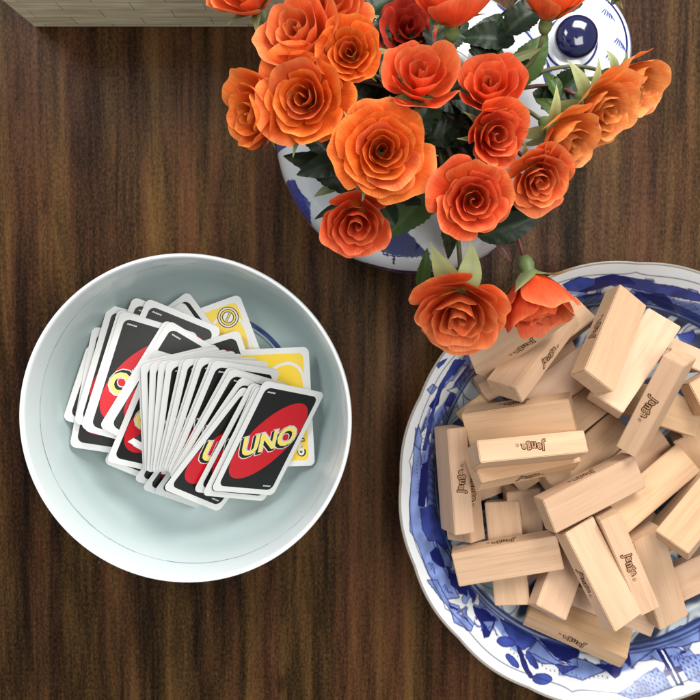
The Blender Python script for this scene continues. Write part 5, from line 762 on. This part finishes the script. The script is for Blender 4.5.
def tube(pts, r0, r1, col0, col1, parent, name, mw=None, n=8):
    """pts world mm; tapered tube"""
    P = [Vector(p) for p in pts]; V = []; C = []; m = len(P)
    up = Vector((.3, .2, .9))
    for i, p in enumerate(P):
        d = (P[min(i+1, m-1)]-P[max(i-1, 0)]).normalized(); a = d.cross(up).normalized(); b = d.cross(a)
        t = i/(m-1); r = lerp(r0, r1, t)
        for k in range(n):
            q = 2*math.pi*k/n; V.append(p+a*math.cos(q)*r+b*math.sin(q)*r); C.append([lerp(x, y, t) for x, y in zip(col0, col1)])
    F_ = [(i*n+k, i*n+(k+1) % n, (i+1)*n+(k+1) % n, (i+1)*n+k) for i in range(m-1) for k in range(n)]
    F_ += [tuple(range(n-1, -1, -1)), tuple((m-1)*n+k for k in range(n))]
    inv = parent.matrix_world.inverted()
    V = [tuple((inv @ (v*MM))/MM) for v in V]
    return mesh_obj(name, V, F_, M_STEM, parent, True, C)

def bez(a, b, c, d, n):
    a, b, c, d = map(Vector, (a, b, c, d)); out = []
    for k in range(n+1):
        t = k/n; s = 1-t; out.append(a*s**3+b*3*s*s*t+c*3*s*t*t+d*t**3)
    return out

LCOL = [((.007, .019, .006), (.020, .040, .012)), ((.05, .10, .02), (.09, .14, .04)), ((.20, .24, .10), (.30, .32, .16)), ((.03, .05, .02), (.05, .07, .03)), ((.12, .05, .04), (.16, .08, .05))]
def leaf(base, tip, hw, hue, parent, rng):
    A, B = Vector(base), Vector(tip); d = B-A; L = d.length; d.normalize()
    side = d.cross(Vector((rng.uniform(-.35, .35), rng.uniform(-.35, .35), 1))).normalized(); nrm = side.cross(d)
    if nrm.z < 0: nrm = -nrm
    nu, nv = 9, 41; V = []; C = []; c0, c1 = LCOL[hue]; droop = rng.uniform(.05, .16)*L
    for i in range(nu):
        u = -1+2*i/(nu-1)
        for j in range(nv):
            v = j/(nv-1); wv = hw*max(0, math.sin(math.pi*v**.8))**.8*(1-.25*v)
            ser = 1+(.12*(((v*15) % 1)-.5))*(abs(u) > .95)*(hue < 2)
            lat = u*wv*ser; hgt = -droop*(2*v-1)**2+abs(u)*wv*.28-.04*wv*math.cos(v*36-abs(u)*5)*abs(u)
            V.append(tuple(A+d*(L*(v+(.012*abs(u)*(hue < 2))))+side*lat+nrm*hgt))
            vein = math.exp(-(u/.10)**2)*.9+.35*max(0, math.cos(v*44-abs(u)*6))**8
            C.append([lerp(x, y, min(1, vein)) for x, y in zip(c0, c1)])
    F_ = [(i*nv+j, (i+1)*nv+j, (i+1)*nv+j+1, i*nv+j+1) for i in range(nu-1) for j in range(nv-1)]
    inv = parent.matrix_world.inverted(); V = [tuple((inv @ (Vector(v)*MM))/MM) for v in V]
    return mesh_obj('leaf', V, F_, M_LEAF, parent, True, C)

def build_roses():
    labs = {
 "R1": "largest fully open orange rose in the middle of the bunch",
 "R2": "open orange rose in the upper left of the bunch, above the jar edge",
 "R3": "small half open rose furthest left, turned sideways to the left",
 "R4": "half open orange rose at the upper left, near the pale box",
 "R5": "round open rose at the top, between the upper left rose and the coral cup",
 "R6": "coral cupped rose at the top centre above the largest rose",
 "R7": "coral red half open bud right of the top centre cupped rose",
 "R8": "coral red rose just below the other coral bud, right of the largest rose",
 "R9": "open coral orange rose at the lower centre, right of the jar front",
 "R10": "open orange rose under the apricot roses, facing down right",
 "R11": "small coral rose below the largest rose, in front of the white jar",
 "R12": "apricot rose facing down right, lowest of the three on the right",
 "R13": "apricot rose in the middle of the three on the right side",
 "R14": "apricot rose furthest right, with long thin green sepals",
 "R15": "large orange rose drooping over the rim of the block dish",
 "R16": "coral half open rose hanging down over the wooden blocks with green calyx",
 "R17": "pinkish rosebud seen from the side at the top edge, centre",
 "R18": "orange bud with yellow base at the top edge beside the lid",
 "R19": "orange bud at the top edge furthest left, over the pale box",
 "R20": "deep red rose in shade behind the top centre coral rose",
 "R21": "pink orange rose at the very top left of centre, cut by the photo edge",
 "R22": "tiny coral petals at the very top edge right of the lid"
}
    jx, jy, _ = DATA['jar']; roots = {}
    for ri, (k, P, R, f, op, hue, n) in enumerate(DATA['roses']):
        rng = random.Random(100+ri)
        fz = Vector(f).normalized(); ax = fz.cross(Vector((0, 1, .1))).normalized(); ay = fz.cross(ax)
        rot = Matrix((ax, ay, fz)).transposed() @ Matrix.Rotation(rng.uniform(0, 6.28), 3, 'Z')
        h = .45 if op > .6 else .55
        base = Vector(P)-fz*(R*h)
        root = empty('rose', base, rot); bpy.context.view_layer.update(); roots[k] = root
        tag(root, labs[k], 'rose', 'orange roses in the porcelain jar')
        phi = rng.uniform(0, 6.28); s = .98 if op > .6 else 1.22
        for i in range(n):
            t = (i/(n-1))**.92
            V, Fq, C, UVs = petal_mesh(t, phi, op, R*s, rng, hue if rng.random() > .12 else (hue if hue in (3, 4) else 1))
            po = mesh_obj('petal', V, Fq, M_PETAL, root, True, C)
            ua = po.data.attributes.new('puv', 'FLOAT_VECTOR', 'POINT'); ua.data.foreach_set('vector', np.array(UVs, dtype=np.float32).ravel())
            phi += math.radians(137.5 if i > 3 else 120)+rng.uniform(-.15, .15)
        # calyx, sepals
        green = (.13, .19, .06) if hue != 4 else (.05, .08, .03)
        V, Q, TH, RR, Z = revolve([(.05, -.42*R), (.10*R, -.40*R), (.155*R, -.30*R), (.17*R, -.2*R), (.14*R, -.09*R), (.2*R, -.01*R), (.02*R, .05*R)], 16)
        mesh_obj('calyx', V, Q, M_STEM, root, True, np.tile(np.array(green), (len(V), 1)))
        for q in range(5):
            p0 = q*2*math.pi/5+rng.uniform(-.2, .2); L = R*rng.uniform(.75, 1.05); nv = 12; V = []; C = []
            a = math.radians(rng.uniform(50, 80) if op > .6 else rng.uniform(28, 62)); r = .16*R; z = -.06*R; ca = rng.uniform(.2, .9); tw = rng.uniform(-.3, .3); sw = .155; pale = 0
            if k in ('R15', 'R12', 'R13', 'R14', 'R9'): a = math.radians(rng.uniform(75, 100)); ca = rng.uniform(.5, 1.1); L *= (1.2 if k == 'R15' else .95); sw = (.27 if k == 'R15' else .2); pale = (1 if k == 'R15' else .5)
            if k == 'R16': a = math.radians(rng.uniform(24, 60)); ca = rng.uniform(-.1, .7); L *= 1.25; sw = .25; pale = 1
            for j in range(nv):
                v = j/(nv-1); wv = R*sw*(math.sin(math.pi*min(1, v*.8+.16))**.9)*(1-v)**.55+.004*R
                for u in (-1, -.5, 0, .5, 1):
                    pr = r-.25*wv*abs(u); cx_, cy_ = math.cos(p0+tw*v), math.sin(p0+tw*v)
                    V.append((pr*cx_-u*wv*cy_, pr*cy_+u*wv*cx_, z+.1*wv*abs(u)))
                    C.append((lerp(.13, .30, v)*(1-.25*(u == 0))+.13*pale, lerp(.19, .33, v)*(1-.2*(u == 0))+.13*pale, lerp(.06, .14, v)+.06*pale))
                r += math.sin(a)*L/nv; z += math.cos(a)*L/nv; a += ca*1.5/nv
            F_ = [(j*5+u, j*5+u+1, (j+1)*5+u+1, (j+1)*5+u) for j in range(nv-1) for u in range(4)]
            mesh_obj('sepal', V, F_, M_LEAF, root, True, C)
        if k == 'R22': continue
        # stem down into the jar
        b0 = base-fz*(R*.40); ang = rng.uniform(0, 6.28); rad = rng.uniform(3, 22)
        end = Vector((jx+rad*math.cos(ang), jy+rad*math.sin(ang), 125)); neck = Vector((jx+(b0.x-jx)*.25, jy+(b0.y-jy)*.25, 163))
        if b0.z < 180: neck.z = max(neck.z, 160)
        mid = b0-fz*min(45, R*1.6)
        pts = bez(b0, mid, Vector((lerp(neck.x, b0.x, .35), lerp(neck.y, b0.y, .35), max(neck.z+6, min(b0.z, 178)))), neck, 14)+[neck.lerp(end, .5), end]
        tube(pts, R*.035+.3, 1.5, (.10, .11, .035) if ri % 3 else (.13, .035, .025), (.05, .035, .015), root, 'stem')
    for li, (a, b, w_, h, own) in enumerate(DATA['leaves']):
        leaf(a, b, w_, h, roots[own], random.Random(500+li))
build_roses()
bpy.context.view_layer.update()
